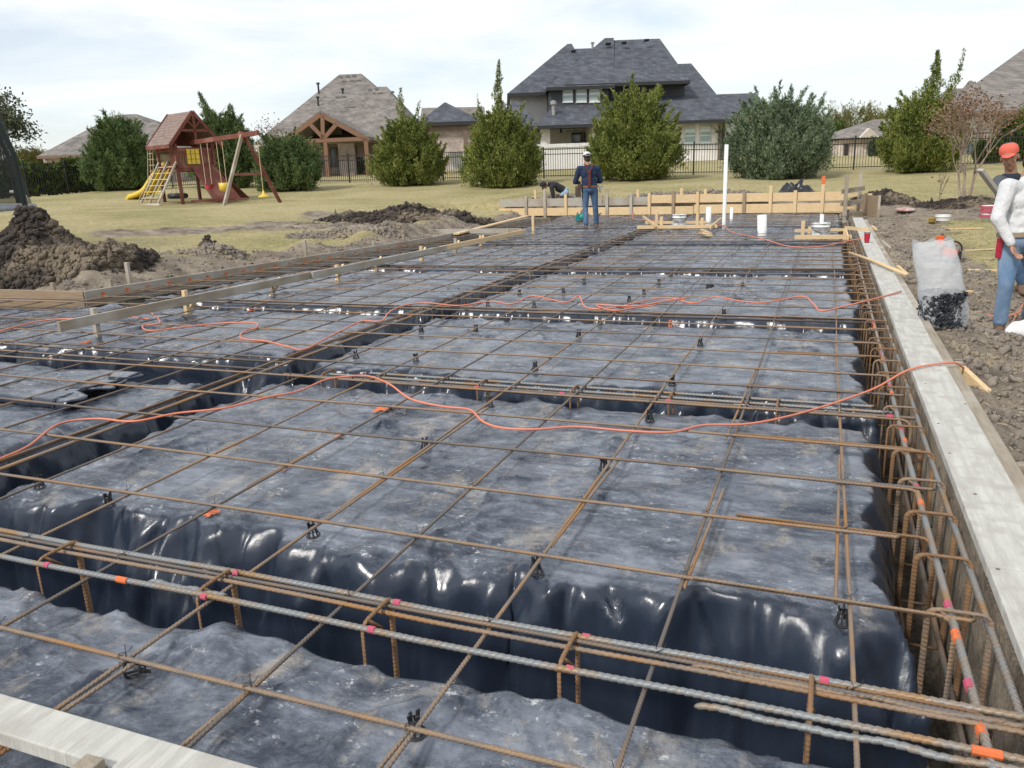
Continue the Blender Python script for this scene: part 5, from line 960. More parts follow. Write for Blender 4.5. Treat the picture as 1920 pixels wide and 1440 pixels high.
for k in range(13):
    t=-hd+.08+k*.112; mb.beam(Q(hw,t,1.42),Q(hw,t,2.1),.085,.02,A_x)
    if 1: mb.beam(Q(-hw+.06+k*.11,hd,1.42),Q(-hw+.06+k*.11,hd,2.1),.06,.02,B_x)
    if k>7 : mb.beam(Q(-hw+.06+k*.11,-hd,1.42),Q(-hw+.06+k*.11,-hd,2.1),.05,.02,B_x)
mb.build('wall_boards',ww['redz'],ps)
M_shk=mat('weathered_roof_boards',(.27,.20,.17),(.15,.10,.085),scale=4,rough=.85,stretch=(1,1,8))
ez,rz_,ov,rl_=2.22,3.50,1.02,.92
for s_,nm in ((-1,'roof_slope'),(1,'roof_slope')):
    mb=MB(); n_=11
    for k in range(n_):
        t0,t1=k/n_,(k+1.15)/n_; b0,b1=s_*ov*(1-t0),s_*ov*(1-min(t1,1)); z0,z1=ez+(rz_-ez)*t0,ez+(rz_-ez)*min(t1,1); mb.prism([Q(-rl_,b0,z0+.035),Q(rl_,b0,z0+.035),Q(rl_,b1,z1+.01),Q(-rl_,b1,z1+.01)],UP*.025)
    mb.build(nm,M_shk,ps)
for a in (rl_+.02,-rl_-.02):
    mb=MB()
    for s_ in (-1,1): mb.beam(Q(a,s_*ov,ez),Q(a,0,rz_+.02),.04,.12,UP)
    mb.beam(Q(a,-ov*.55,ez+(rz_-ez)*.45),Q(a,ov*.55,ez+(rz_-ez)*.45),.04,.09); mb.beam(Q(a,0,ez+.1),Q(a,0,rz_),.08,.04,A_x)
    for s_ in (-1,1): mb.beam(Q(a,0,rz_-.62),Q(a,s_*.28,rz_-.30),.04,.06,A_x)
    mb.build('gable_trim',ww['redz'],ps)
mb=MB(); mb.prism([Q(-rl_+.02,-ov*.9,ez+.06),Q(-rl_+.02,ov*.9,ez+.06),Q(-rl_+.02,0,rz_-.08)],A_x*.02); mb.build('back_gable',ww['redz'],ps)
mb=MB(); mb.beam(Q(-rl_,-ov,ez-.03),Q(rl_,-ov,ez-.03),.05,.12); mb.beam(Q(-rl_,ov,ez-.03),Q(rl_,ov,ez-.03),.05,.12); mb.build('eave_beam',ww['redx'],ps)
# swing beam and A-frame
bz=2.42; bL=4.55; MB().beam(Q(hw-.1,-.05,bz-.08),Q(hw+bL,-.05,bz+.02),.09,.15).build('swing_beam',ww['redx'],ps)
aa=hw+bL-1.0; MB().beam(Q(aa,-.05,bz+.05),Q(aa,-1.05,-.12),.09,.11,A_x).build('leg',ww['oldz'],ps); MB().beam(Q(aa,.02,bz),Q(aa,1.15,-.1),.09,.11,A_x).build('leg',ww['redz'],ps); MB().beam(Q(aa,-.62,1.02),Q(aa,.62,1.02),.05,.09).build('cross_bar',ww['redx'],ps)
MB().box(Q(aa-.05,-.05,bz-.05),(.14,.13,.36),A_x,B_x).build('bracket',ww['redz'],ps)
# slide
mb=MB(); P=smooth_path([Q(-hw+.05,-.25,1.48),Q(-hw-.3,-.30,1.38),Q(-hw-1.0,-.42,.95),Q(-hw-1.6,-.55,.45),Q(-hw-2.2,-.66,.26),Q(-hw-2.55,-.72,.19),Q(-hw-2.72,-.76,.02)],5)
sdv=(B_x).normalized(); 
for nm,off in (('slide',0),):
    V0=[]
    for p in P:
        for (w_,h_) in ((-.27,.0),(-.27,.17),(-.22,.17),(-.20,.03),(.20,.03),(.22,.17),(.27,.17),(.27,.0)): V0.append(p+sdv*w_+UP*h_)
    mb.add(V0,[(i*8+k,i*8+(k+1)%8,(i+1)*8+(k+1)%8,(i+1)*8+k) for i in range(len(P)-1) for k in range(8)]+[tuple(range(8)),tuple((len(P)-1)*8+k for k in range(8))[::-1]])
mb.build('slide',M_yel,ps,True)
# ladder climber on the near side
fb_=-hd-.95
for k in range(3):
    a=-hw+.02+k*.70; MB().beam(Q(a,fb_,-.02),Q(a+.02,-hd-.03,1.62),.05,.10,A_x).build('climber_rail',ww['oldz'],ps)
for k in range(6):
    t=(k+.5)/6; z=.12+1.42*t; b=fb_+(-hd-.03-fb_)*t; m_=M_yel if k in (1,3,4) else M_rope; MB().tube([Q(-hw,b,z),Q(-hw+1.42,b,z)],.02,6).build('rung',m_,ps)
for k in range(2): a=-hw+.32+k*.70; MB().tube([Q(a,fb_+.15,.35),Q(a+.02,-hd-.15,1.35)],.018,6).build('grab_rail',M_yel,ps)
MB().box(Q(-.02,fb_,-.0),(1.9,.09,.06),A_x,B_x).build('base_board',M_cream,ps)
# rope net on an outrigger
MB().beam(Q(-hw-.62,-hd-.1,2.20),Q(hw,-hd-.1,2.20),.08,.09).build('outrigger',ww['redx'],ps); mb=MB()
for k in range(3): mb.tube([Q(-hw-.58+k*.21,-hd-.1,2.2),Q(-hw-.60+k*.24,-hd-.25,.9),Q(-hw-.72+k*.26,-hd-.75,.02)],.014,5)
for k in range(8): t=k/8; z=2.0-t*1.85; b=-hd-.1-.65*max(0,t-.35); mb.tube([Q(-hw-.60-.1*t,b,z),Q(-hw-.13-.06*t,b,z)],.014,5)
mb.build('rope_net',M_rope,ps)
# rock wall on the far right
mb=MB(); q=[Q(hw*.9,hd+.02,1.42),Q(-hw*.4,hd+.02,1.42),Q(-hw*.4,hd+1.35,.05),Q(hw*.9,hd+1.35,.05)]; mb.prism(q,UP*.04); mb.prism([Q(hw+.02,-hd+.5,1.38),Q(hw+.02,hd,1.38),Q(hw+.55,hd+.6,.10),Q(hw+.55,-hd+.9,.10)],A_x*.04); mb.build('climbing_wall',ww['redz'],ps); MB().beam(Q(hw+.3,-.55,.06),Q(hw+.9,1.4,.06),.09,.09).build('ground_beam',ww['redx'],ps)
# puzzle panel
mb=MB()
for i in range(3):
    for j in range(3): mb.box(Q(hw+.06,-.28+i*.17,1.60+j*.2),(.03,.14,.17),A_x,B_x)
mb.build('puzzle_panel',M_yel,ps)
def hang(name,lab,a,b,z,build,ropes,sp=.42):
    root=thing(name,lab,'swing',Q(a,b,z),); 
    for d in ropes: MB().tube([Q(a+d[0],b,bz-.1),Q(a+d[0]*.9,b+d[1],z+.03)],.012,5).build('rope',M_rope,root)
    build(root,a,b,z)
def belt(root,a,b,z): mb=MB(); P=[Q(a+t*.24,b,z-.12*(1-t*t)) for t in np.linspace(-1,1,9)]; V0=[]; 
def belt(root,a,b,z):
    P=[Q(a+t*.24,b,z-.15*(1-t*t)) for t in np.linspace(-1,1,11)]; V0=[]
    for p in P: V0+= [p-B_x*.08,p+B_x*.08,p+B_x*.08-UP*.02,p-B_x*.08-UP*.02]
    mb=MB(); mb.add(V0,[(i*4+k,i*4+(k+1)%4,i*4+4+(k+1)%4,i*4+4+k) for i in range(10) for k in range(4)]); mb.build('seat',mat('red_belt',(.45,.02,.04),rough=.5),root,True)
hang('swing','swing with a sagging red belt seat hanging from the beam',hw+.85,-.05,.68,belt,((-.24,0),(.24,0)))
hang('baby_swing','yellow bucket baby swing hanging beside the sloping leg',hw+1.95,-.05,.55,lambda r,a,b,z: MB().lathe(Q(a,b,z-.14),[(.10,0),(.18,.05),(.20,.3),(.17,.3),(.15,.08),(.02,.04)],12).build('seat',M_yel,r,True),((-.2,0),(.2,0)))
hang('disc_swing','yellow disc swing on a single long rope at the beam end',hw+bL-.08,-.05,.22,lambda r,a,b,z: MB().lathe(Q(a,b,z-.06),[(.02,.25),(.05,.12),(.17,.05),(.19,.02),(.17,0),(.01,0)],14).build('seat',M_yel,r,True),((0,0),))
ty=thing('tyre_swing','black tyre swing hanging flat under the play tower deck','swing',Q(.05,-.55,.26)); mb=MB(); c=Q(.05,-.55,.28); M_r=24; V0=[]
for i in range(M_r):
    a=6.283*i/M_r
    for k in range(10): t=6.283*k/10; V0.append(c+(RT*math.cos(a)+FH*math.sin(a))*(.27+.11*math.cos(t))+UP*.10*math.sin(t))
mb.add(V0,[(i*10+k,i*10+(k+1)%10,((i+1)%M_r)*10+(k+1)%10,((i+1)%M_r)*10+k) for i in range(M_r) for k in range(10)]); mb.build('tyre',M_blk,ty,True)
for a in (0,2.1,4.2): MB().tube([c+(RT*math.cos(a)+FH*math.sin(a))*.27+UP*.08,c+UP*1.1],.008,5).build('chain',M_vent,ty)
# ---------------------------------------------------------------- trampoline
tp=at(-150,425,14.0); tz=gz(tp.x,tp.y); tcn=Vector((tp.x,tp.y,tz)); tr=thing('trampoline','trampoline with a dark green padded pole and net, cut by the left edge','trampoline',tcn); rr_=1.75; ring=[tcn+(RT*math.cos(a)+FH*math.sin(a))*rr_+UP*.80 for a in np.linspace(0,2*math.pi,49)]
M_pad=mat('grey_vinyl_pad',(.30,.31,.33),(.22,.23,.25),rough=.6); M_grn=mat('dark_green_foam',(.008,.018,.014),rough=.7)
mb=MB(); V0=[]
for i in range(48):
    a=2*math.pi*i/48; u=RT*math.cos(a)+FH*math.sin(a); V0+= [tcn+u*(rr_+.06)+UP*.76,tcn+u*(rr_+.04)+UP*.85,tcn+u*(rr_-.25)+UP*.86,tcn+u*(rr_-.25)+UP*.82]
mb.add(V0,[(i*4+k,i*4+(k+1)%4,((i+1)%48)*4+(k+1)%4,((i+1)%48)*4+k) for i in range(48) for k in range(4)]); mb.build('edge_pad',M_pad,tr,True); MB().tube(ring,.022,8).build('frame_ring',M_vent,tr); MB().lathe(tcn+UP*.815,[(.001,0),(rr_-.24,0),(rr_-.24,.01),(.001,.01)],40).build('mat',M_blk,tr)
for k in range(6):
    a=k*math.pi/3+.06; u=RT*math.cos(a)+FH*math.sin(a); MB().tube([tcn+u*rr_*1.0-UP*.1,tcn+u*(rr_+.05)+UP*.8],.035,8).build('leg',M_grn,tr); MB().tube([tcn+u*(rr_+.07)+UP*.6,tcn+u*(rr_+.03)+UP*1.7,tcn+u*(rr_-.25)+UP*2.7],.045,8).build('net_pole',M_grn,tr)
mb=MB(); V0=[]
for i in range(61):
    a=2*math.pi*i/60; u=RT*math.cos(a)+FH*math.sin(a); V0+= [tcn+u*(rr_-.02)+UP*.84,tcn+u*(rr_-.26)+UP*2.6]
mb.add(V0,[(i*2,i*2+2,i*2+3,i*2+1) for i in range(60)]); mb.build('net',mat('dark_net',(.01,.015,.014),rough=.9,alpha=.45),tr)
wh=at(20,385,19); wz=gz(wh.x,wh.y); c=Vector((wh.x,wh.y,wz)); mb=MB(); mb.tube(smooth_path([c+RT*a+UP*b for a,b in ((-.55,.42),(-.30,.40),(.1,.40),(.33,.48),(.40,.66),(.28,.80),(.05,.82))]),.035,8); mb.tube([c-RT*.5,c-RT*.5+UP*.42],.03,6); mb.tube([c+RT*.05,c+RT*.05+UP*.4],.03,6); tag(mb.build('toy_frame',M_white,smooth=True),'white curved tube frame standing on the lawn behind the trampoline pole','toy frame')
# ---------------------------------------------------------------- patio things of the main house
def patio_chair(lab,px,py,D,m):
    p=on(px,py,D); r=thing('patio_chair',lab,'chair',p,'chairs on the patio'); MB().box(p+UP*.42,(.62,.6,.08),RT,FH).build('seat',m,r); mb=MB(); 
    for k in range(5): mb.beam(p+RT*(-.24+k*.12)+UP*.42+FH*.25,p+RT*(-.27+k*.135)+UP*1.05+FH*.42,.09,.02,FH)
    mb.build('backrest',m,r)
    for a in (-.28,.28):
        for b in (-.26,.26): MB().beam(p+RT*a+FH*b,p+RT*a+FH*b+UP*.62,.05,.05).build('leg',m,r)
        MB().box(p+RT*a+UP*.62,(.08,.62,.03),RT,FH).build('armrest',m,r)
M_wick=mat('dark_wicker',(.035,.022,.018),rough=.8); patio_chair('orange wooden patio chair, leftmost of the row by the striped windows',1296,298,47.5,ww['newz']); patio_chair('orange wooden patio chair in the middle of the row',1318,297,47.5,ww['newz']); patio_chair('dark wicker patio armchair right of the orange ones',1336,296,47.2,M_wick); patio_chair('dark chair under the timber porch beside its middle post',632,322,55,M_wick); patio_chair('dark patio armchair nearest the blue-green cedar',1352,295,47.8,M_wick)
# ---------------------------------------------------------------- people
def remesh(mb,name,m,parent,vox=.014,sm=4):
    o=mb.build(name,m,parent,True); md=o.modifiers.new('r','REMESH'); md.mode='VOXEL'; md.voxel_size=vox; md.use_smooth_shade=True
    if sm: s_=o.modifiers.new('s','SMOOTH'); s_.factor=.5; s_.iterations=sm
    dg=bpy.context.evaluated_depsgraph_get(); me=bpy.data.meshes.new_from_object(o.evaluated_get(dg)); o.modifiers.clear(); o.data=me
    if not me.materials: me.materials.append(m)
    return o
def person(base,J,lab,top,legm,cap_=None,hair=True,shoe=None,face=None,scale=1.,gloves=None,vox=.014,belt=None,fing=True,handcurl=.6,sleeve=True,girth=1.,collar=True):
    """J: joints in local (across, away, up): head, neck, chest, pelvis, shL elL wrL, shR elR wrR, hipL knL anL, hipR knR anR; face = facing direction (across, away)"""
    X=lambda q: base+RT*(q[0]*scale)+FH*(q[1]*scale)+UP*(q[2]*scale)
    j={k:X(v) for k,v in J.items() if len(v)==3}; root=thing('person',lab,'person',base); g_=girth
    f=(RT*face[0]+FH*face[1]+UP*(face[2] if len(face)>2 else 0)).normalized(); hu=(j['head']-j['neck']).normalized(); fx=f.cross(hu).normalized(); f=hu.cross(fx).normalized(); hd_=j['head']; s=scale
    b=MB(); b.ell(hd_+hu*.035*s,(.076*s,.094*s,.100*s),16,12,fx,f,hu); b.ell(hd_-hu*.045*s+f*.022*s,(.058*s,.070*s,.072*s),14,10,fx,f,hu); b.cap(hd_-hu*.10*s+f*.056*s,.020*s,hd_-hu*.085*s+f*.062*s,.022*s)
    b.cap(hd_+f*.092*s+hu*.022*s,.009*s,hd_+f*.106*s-hu*.018*s,.015*s); 
    for sg in (-1,1): b.ell(hd_+fx*.078*s*sg-hu*.002*s-f*.008*s,(.012*s,.020*s,.032*s),8,6,fx,f,hu); b.cap(hd_+f*.083*s+fx*.02*s*sg+hu*.043*s,.011*s,hd_+f*.078*s+fx*.045*s*sg+hu*.042*s,.010*s); b.ell(hd_+f*.066*s+fx*.04*s*sg-hu*.02*s,(.022*s,.018*s,.022*s),8,6,fx,f,hu)
    b.cap(hd_+f*.090*s-hu*.046*s-fx*.018*s,.008*s,hd_+f*.090*s-hu*.046*s+fx*.018*s,.008*s)
    b.cap(j['neck']-hu*.05*s,.062*s,hd_-hu*.05*s-f*.015*s,.055*s); b.cap(j['chest'],.10*s,j['neck'],.05*s); b.cap(j['pelvis'],.10*s,j['chest'],.10*s)
    for sd_ in 'LR':
        b.cap(j['chest'],.05*s,j['sh'+sd_],.05*s); b.cap(j['sh'+sd_],.042*s,j['el'+sd_],.036*s); b.cap(j['el'+sd_],.036*s,j['wr'+sd_],.026*s); b.cap(j['pelvis'],.08*s,j['hip'+sd_],.07*s); b.cap(j['hip'+sd_],.06*s,j['kn'+sd_],.045*s); b.cap(j['kn'+sd_],.045*s,j['an'+sd_],.035*s)
        d=(j['wr'+sd_]-j['el'+sd_]).normalized(); hdv=J.get('hd'+sd_); 
        if hdv: d=(RT*hdv[0]+FH*hdv[1]+UP*hdv[2]).normalized()
        side=d.cross(f); side=side.normalized() if side.length>.2 else fx; nrm=side.cross(d).normalized()
        if sd_=='R': side=-side
        w0=j['wr'+sd_]; pm=w0+d*.075*s; b.ell(w0+d*.050*s,(.040*s,.018*s,.052*s),12,8,side,nrm,d)
        for q in range(4):
            L_=(.072,.082,.076,.060)[q]*s; r_=.0092*s; st=w0+d*.088*s+side*(.027-.018*q)*s; cv=handcurl*(1+.12*q); d2=(d*math.cos(cv*.5)+nrm*math.sin(cv*.5)).normalized(); d3=(d*math.cos(cv*1.3)+nrm*math.sin(cv*1.3)).normalized(); a=st+d2*L_*.5; b.cap(st-d*.02*s,r_*1.1,a,r_,8); b.cap(a,r_,a+d3*L_*.5,r_*.85,8)
        ts=w0+d*.028*s+side*.030*s; tm=ts+(d*.6+side*.7+nrm*.25).normalized()*.036*s; b.cap(ts,.013*s,tm,.011*s,8); b.cap(tm,.011*s,tm+(d*.9+side*.25+nrm*.35).normalized()*.030*s,.009*s,8)
    remesh(b,'body',M_skin,root,.0065 if fing else .012,3)
    e=MB(); 
    for sg in (-1,1): e.ell(hd_+f*.0805*s+fx*.031*s*sg+hu*.024*s,(.014*s,.010*s,.006*s),10,6,fx,f,hu)
    e.build('eyes',M_hair,root,True); e=MB()
    for sg in (-1,1): e.cap(hd_+f*.092*s+fx*.016*s*sg+hu*.045*s,.0045*s,hd_+f*.083*s+fx*.046*s*sg+hu*.047*s,.0035*s,6)
    e.build('eyebrows',M_hair,root,True); e=MB(); e.cap(hd_+f*.0985*s-hu*.046*s-fx*.018*s,.0045*s,hd_+f*.0985*s-hu*.046*s+fx*.018*s,.0045*s,6); e.build('lips',mat('lip_skin',(.28,.10,.08),rough=.5),root,True)
    if hair: e=MB(); e.ell(hd_+hu*.045*s-f*.018*s,(.083*s,.092*s,.100*s),16,12,fx,f,hu); e.ell(hd_-f*.052*s-hu*.02*s,(.068*s,.045*s,.07*s),12,8,fx,f,hu); remesh(e,'hair',M_hair,root,.012,2)
    # shirt
    t=MB(); up_=(j['chest']-j['pelvis']).normalized(); sx=(j['shR']-j['shL']).normalized(); dp=sx.cross(up_).normalized(); ch=j['chest']; pv_=j['pelvis']; md=(ch*.45+pv_*.55)
    t.ell(ch+up_*.02*s,(.185*s*g_,.125*s*g_,.17*s),18,12,sx,dp,up_); t.ell(md,(.165*s*g_,.130*s*g_,.20*s),18,12,sx,dp,up_); t.ell(pv_+up_*.06*s,(.172*s*g_,.132*s*g_,.12*s),18,12,sx,dp,up_); t.cap(ch+up_*.10*s,.10*s,j['neck']-hu*.02*s,.065*s)
    for sd_ in 'LR':
        t.cap(ch+up_*.09*s,.085*s,j['sh'+sd_],.074*s*g_**.5); t.cap(j['sh'+sd_],.070*s*g_**.5,j['el'+sd_],.056*s*g_**.5); el,wr=j['el'+sd_],j['wr'+sd_]; t.cap(el,.056*s*g_**.5,el.lerp(wr,.86),.042*s); t.cap(el.lerp(wr,.84),.045*s,el.lerp(wr,.93),.040*s)
    for k in range(26): q=md.lerp(ch,random.uniform(-.5,1)); a=random.uniform(0,6.28); u=(sx*math.cos(a)*.155+dp*math.sin(a)*.118)*s*g_; u2=(sx*math.cos(a+.6)*.155+dp*math.sin(a+.6)*.118)*s*g_; t.cap(q+u,.022*s,q+u2-up_*random.uniform(.02,.07)*s,.014*s,6)
    remesh(t,'shirt',top,root,.011,4)
    # trousers
    t=MB(); t.ell(pv_-up_*.02*s,(.165*s*g_,.130*s*g_,.12*s),18,12,sx,dp,up_)
    for sd_ in 'LR':
        hp,kn,an=j['hip'+sd_],j['kn'+sd_],j['an'+sd_]; t.cap(pv_-up_*.03*s,.10*s,hp,.098*s*g_**.5); t.cap(hp,.095*s*g_**.5,kn,.068*s); t.cap(kn,.068*s,an+UP*.03*s,.062*s)
        for k in range(11): v_=random.uniform(-.8,.95); q=kn.lerp(an,v_) if v_>0 else kn.lerp(hp,-v_); a=random.uniform(0,6.28); t.cap(q+(sx*math.cos(a)+dp*math.sin(a))*.058*s,.014*s,q+(sx*math.cos(a+1)+dp*math.sin(a+1))*.056*s+UP*.03*s,.010*s,6)
    remesh(t,'jeans',legm,root,.012,3)
    for sd_ in 'LR':
        t=MB(); an=j['an'+sd_]; tf=J.get('ft'+sd_,face); ff_=(RT*tf[0]+FH*tf[1]).normalized(); z_=an-UP*.055*s; t.cap(z_-ff_*.03*s,.045*s,z_+ff_*.13*s-UP*.012*s,.038*s); t.cap(z_+ff_*.1*s-UP*.01*s,.042*s,z_+ff_*.17*s-UP*.015*s,.034*s); t.cap(an+UP*.02*s,.050*s,z_,.048*s); remesh(t,'boot',shoe or mat('brown_boot_leather',(.17,.10,.06),(.11,.065,.04),scale=8,rough=.8),root,.01,2)
    if belt: t=MB(); n_=28; V0=[]
    if belt:
        for i in range(n_):
            a=6.283*i/n_; u=(sx*math.cos(a)*.176+dp*math.sin(a)*.142)*s*g_
            for hh,o_ in ((-.022,0),(.022,0),(.022,-.02),(-.022,-.02)): V0.append(pv_+up_*(.035+hh)*s+u*(1+o_))
        t.add(V0,[(i*4+k,i*4+(k+1)%4,((i+1)%n_)*4+(k+1)%4,((i+1)%n_)*4+k) for i in range(n_) for k in range(4)]); t.build('belt',belt,root)
    if cap_:
        crown,brim,back=cap_; t=MB(); t.lathe(hd_+hu*.052*s-f*.006*s,[(.089*s,0),(.091*s,.03*s),(.084*s,.066*s),(.055*s,.094*s),(.001,.103*s)],20,hu); c_=t.build('cap',crown,root,True); t=MB(); bd=-f if back else f; V0=[]
        for i in range(11):
            a=-1.1+2.2*i/10; u=fx*math.sin(a)*.070*s+bd*math.cos(a)*.086*s; u2=fx*math.sin(a)*.068*s+bd*(math.cos(a)*.088+.068*math.cos(a)**.5)*s-hu*.008*s*math.cos(a); V0+= [hd_+hu*.056*s+u,hd_+hu*.056*s+u2]
        m_=len(V0); V0+= [v-hu*.006*s for v in V0]; t.add(V0,[(i*2,i*2+1,i*2+3,i*2+2) for i in range(10)]+[(m_+i*2,m_+i*2+2,m_+i*2+3,m_+i*2+1) for i in range(10)]+[(i*2+1,m_+i*2+1,m_+i*2+3,i*2+3) for i in range(10)]); subparent(t.build('brim',brim,root,True),c_)
    return root,j,f,fx,hu
M_wsh=mat('white_knit_shirt',(.66,.66,.66),(.56,.56,.57),scale=3,rough=.95,bump=1.5,bscale=7,stretch=(1,1,.6)); M_navy=mat('navy_hoodie',(.018,.035,.085),(.012,.022,.055),scale=5,rough=.9,bump=.4); M_black=mat('black_hoodie',(.014,.015,.017),(.022,.023,.026),rough=.9,bump=.4); M_gsh=mat('grey_vest',(.10,.11,.12),(.05,.06,.08),scale=6,rough=.9); M_orcap=mat('coral_cap',(.68,.13,.085),(.58,.11,.07),rough=.8); M_wcap=mat('white_cap_cloth',(.7,.7,.7),rough=.9); M_tanb=mat('tan_belt',(.30,.23,.16),rough=.8); M_brb=mat('orange_brown_leather',(.30,.11,.06),(.20,.08,.05),rough=.7)
# man in white at the right edge
b1=G(1878,626)
J1=dict(head=(.17,.10,1.60),neck=(.13,.10,1.45),chest=(.10,.08,1.22),pelvis=(.09,.06,.90),shL=(-.10,.02,1.37),elL=(-.21,-.06,1.10),wrL=(-.10,-.14,.86),shR=(.31,.12,1.37),elR=(.43,.06,1.10),wrR=(.43,-.12,.9),hipL=(.0,.05,.85),knL=(-.05,-.05,.49),anL=(-.02,.02,.09),hipR=(.19,.07,.85),knR=(.30,.05,.48),anR=(.42,.28,.09),hdL=(.35,-.1,-.9),ftL=(-.3,-1),ftR=(.6,-.6))
r1,j1,_,_,_=person(b1,J1,'person in a white long-sleeved shirt and faded jeans walking at the right edge',M_wsh,M_denim2,face=(.7,-.7),belt=M_tanb,girth=1.18,handcurl=.8,scale=.91)
MB().box(j1['hipL']-RT*.105-FH*.03-UP*.03,(.03,.05,.17),RT,FH).build('red_pocket_tool',M_red,r1,bevel=.006)
# man with the coral cap behind him
b2=G(1912,548)
_s=1.; hp2=at(1893,296,(b2-CAM).dot(FH)); hz=hp2.z-b2.z; hx=(hp2-b2).dot(RT); k_=hz/1.62
J2=dict(head=(hx,0,hz),neck=(hx+.05,.02,hz-.16),chest=(hx+.12,.04,hz-.40),pelvis=(hx+.22,.05,hz-.72),shL=(hx-.09,-.02,hz-.24),elL=(hx-.10,-.18,hz-.50),wrL=(hx-.05,-.30,hz-.40),shR=(hx+.28,.05,hz-.24),elR=(hx+.22,-.16,hz-.48),wrR=(hx+.06,-.30,hz-.47),hipL=(hx+.13,.05,hz-.78),knL=(hx+.13,.0,.46),anL=(.02,0,.09),hipR=(hx+.32,.05,hz-.78),knR=(hx+.33,.0,.46),anR=(hx+.34,.05,.09),hdL=(-.35,-.3,.5),hdR=(-.5,-.2,.55),ftL=(-.5,-1),ftR=(.3,-1))
r2_,j2,f2,fx2,hu2=person(b2,J2,'person in a coral baseball cap holding a pale board behind the man in white',M_gsh,M_denim,cap_=(M_orcap,M_orcap,False),face=(-.62,-.8,.03),handcurl=1.3)
hp_=MB(); hp_.lathe(j2['neck']-UP*.10,[(.085,0),(.10,.04),(.088,.09),(.075,.10)],16); hp_.build('neck_scarf',mat('dark_blue_scarf',(.02,.03,.05),rough=.9),r2_,True)
mc=MB(); mc.lathe(j2['head']+hu2*.051-f2*.010,[(.0905,0),(.0925,.03),(.0855,.067),(.056,.0955),(.001,.1045)],20,hu2); 
mc.f=[q for q in mc.f if (sum((Vector(mc.v[i]) for i in q),Vector())/len(q)-j2['head']).dot(-f2)>.012]; mc.build('cap_mesh_back',M_blk,r2_,True)
a_=at(1838,318,(b2-CAM).dot(FH)-.32); b_=at(1868,358,(b2-CAM).dot(FH)-.28); mb=MB(); mb.beam(a_,b_+(b_-a_)*.15,.035,.085,FH); tag(mb.build('held_board',ww['gryx'],bevel=.003),'pale flat board held up by the person in the coral cap','board')
# worker standing with his back to us
b3=pl(1106,428,-.07); px3=(b3-CAM).dot(FW)/F
J3=dict(head=(-.05,.02,1.60),neck=(-.04,.0,1.46),chest=(-.02,0,1.26),pelvis=(.0,.0,.93),shL=(-.23,.0,1.37),elL=(-.33,.06,1.08),wrL=(-.22,.26,1.06),shR=(.18,.0,1.37),elR=(.27,.08,1.08),wrR=(.16,.28,1.06),hipL=(-.09,.0,.87),knL=(-.10,.02,.48),anL=(-.10,-.10,.09),hipR=(.10,.0,.87),knR=(.14,.06,.48),anR=(.17,.12,.09),ftL=(-.2,1),ftR=(.3,1))
r3,j3,f3,fx3,hu3=person(b3,J3,'person standing back turned in navy hoodie, white cap, red suspenders and tool belt',M_navy,M_denim,cap_=(M_wcap,M_wcap,True),face=(-.15,1,-.2),belt=M_brb,fing=False,girth=1.12)
ch=j3['chest']; mb=MB(); mb.tube([ch-FH*.165-RT*.0+UP*.02,ch-FH*.13-RT*.09+UP*.19,ch-RT*.10+UP*.215],.018,6); mb.tube([ch-FH*.165+UP*.02,ch-FH*.13+RT*.09+UP*.19,ch+RT*.10+UP*.215],.018,6); mb.box(ch-FH*.165-UP*.14,(.07,.02,.34),RT,FH); mb.ell(ch-FH*.165+UP*.03,(.045,.02,.05),10,6,RT,FH,UP); mb.build('suspenders',mat('dark_red_webbing',(.12,.03,.025),rough=.8),r3)
MB().box(j3['pelvis']-RT*.27-UP*.07,(.12,.20,.24),RT,FH).box(j3['pelvis']-RT*.24+UP*.04-FH*.09,(.10,.05,.12),RT,FH).build('tool_pouch',mat('brown_tool_leather',(.10,.065,.04),(.06,.04,.03),rough=.8),r3,bevel=.015)
mb=MB(); hpv=j3['pelvis']+RT*.25; mb.tube([hpv+UP*.02,hpv-UP*.36+RT*.06],.014,8); o=mb.build('hammer_handle',ww['newz'],r3,True); mb=MB(); mb.tube([hpv+UP*.03-RT*.06,hpv+UP*.03+RT*.07],.022,8); mb.box(hpv-UP*.03,(.05,.06,.14),RT,FH); mb.build('hammer_head',M_vent,r3)
e=MB(); e.lathe(j3['head']+hu3*.048-f3*.006,[(.0935,0),(.0955,.018),(.0955,.028)],20,hu3); e.build('cap_band',M_fence,r3,True)
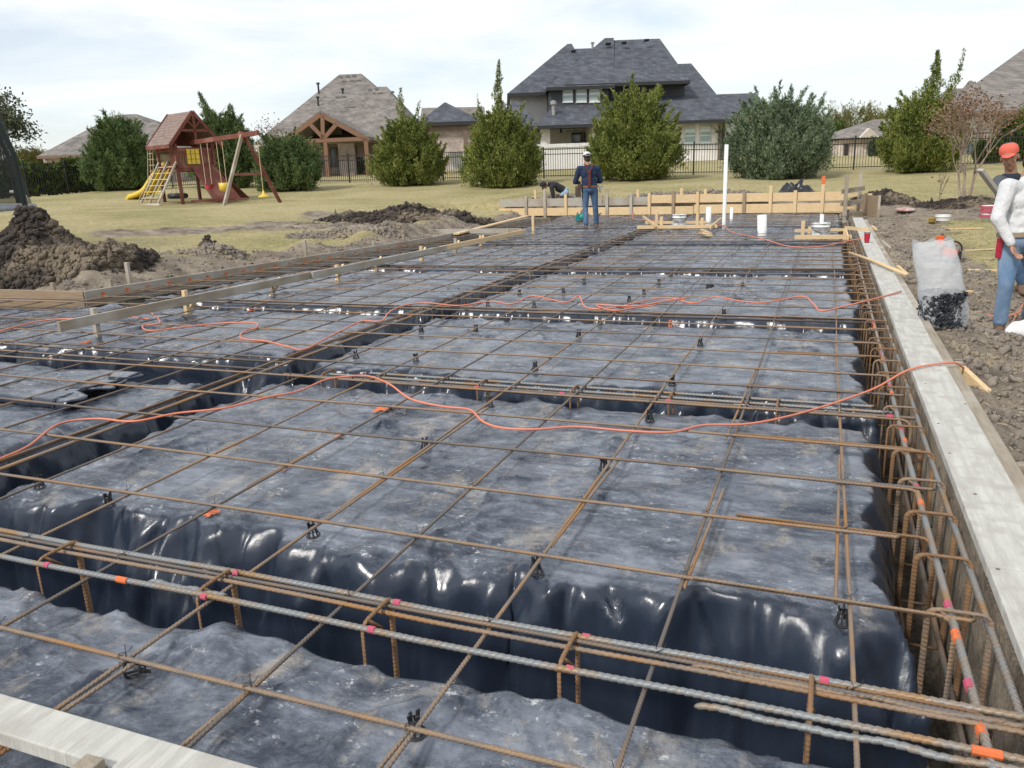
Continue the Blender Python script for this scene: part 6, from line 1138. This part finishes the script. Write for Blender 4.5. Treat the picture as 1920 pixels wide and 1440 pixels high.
# worker bending over behind the form
p4=bf(1038)-nn_*.55; b4=Vector((p4.x,p4.y,gz(p4.x,p4.y))); z4=zof(b4,372)-b4.z; hh=zof(b4,334)-b4.z
hz4=zof(b4,352)-b4.z; sz=1.0; px4=(b4-CAM).dot(FW)/F
J4=dict(head=(-30*px4,-.1,hz4+.10),neck=(-21*px4,-.06,hz4+.12),chest=(-10*px4,.0,hz4+.06),pelvis=(8*px4,.05,hz4-.10),shL=(-17*px4,-.18,hz4+.02),elL=(-14*px4,-.22,hz4-.28),wrL=(-15*px4,-.22,hz4-.50),shR=(-15*px4,.16,hz4+.02),elR=(-12*px4,.18,hz4-.26),wrR=(-16*px4,.15,hz4-.5),hipL=(10*px4,-.08,hz4-.17),knL=(2*px4,-.12,(hz4-.17)*.52),anL=(8*px4,-.10,.09),hipR=(11*px4,.14,hz4-.17),knR=(6*px4,.15,(hz4-.17)*.52),anR=(12*px4,.15,.09))
r4,j4,f4,fx4,hu4=person(b4,J4,'person in a black hoodie and pale jeans bending over behind the far form wall',M_black,mat('pale_blue_jeans',(.30,.38,.48),(.22,.29,.38),scale=6,rough=.9),face=(-.6,-.2,-.7),fing=False,hair=False)
e=MB(); e.ell(j4['head']+hu4*.03-f4*.025,(.098,.10,.118),16,12,fx4,f4,hu4); e.ell(j4['neck'],(.09,.09,.08),12,8); remesh(e,'hood',M_black,r4,.014,3); MB().lathe(j4['head']+f4*.085+hu4*.06,[(.001,.0),(.075,.0),(.075,.012),(.001,.012)],14,hu4).build('cap_brim',M_black,r4)
# ---------------------------------------------------------------- chalk and mud marks on the sheet
for q_,(px,py,r,lab) in enumerate([(718,765,.05,'the nearest pad just below the near cord'),(636,815,.03,'the nearest pad left of its middle'),(535,873,.03,'the nearest pad at a bar crossing'),(395,958,.03,'the front left of the nearest pad'),(1071,588,.07,'the sheet below the middle cord, the biggest one'),(985,585,.045,'the sheet left of the biggest splash'),(908,581,.035,'the sheet farthest left below the middle cord'),(1163,590,.04,'the sheet right of the biggest splash'),(1254,588,.03,'the sheet below the doubled cord loop'),(1587,603,.05,'the sheet edge beside the right trench'),(1451,597,.035,'the sheet left of the one by the right trench'),(65,665,.08,'the wall of the left trench'),(470,580,.03,'the left pad behind the cord loops'),(158,636,.04,'the left pad beside the first rail stake')]):
    p=pl(px,py,-.06); mb=MB(); n_=22; ctr=(p.x,p.y,sheet_z(p.x,p.y)+.014); V0=[ctr]
    for k in range(n_):
        a=6.283*k/n_; rr_=r*random.uniform(.35,1.25); x=p.x+rr_*math.cos(a)*1.1; y=p.y+rr_*math.sin(a)*1.5; V0.append((x,y,sheet_z(x,y)+.011))
    mb.add(V0,[(0,1+k,1+(k+1)%n_) for k in range(n_)]); tag(mb.build('paint_splash',M_orgp),'orange paint splash on '+lab,'paint mark','orange paint splashes on the sheet')
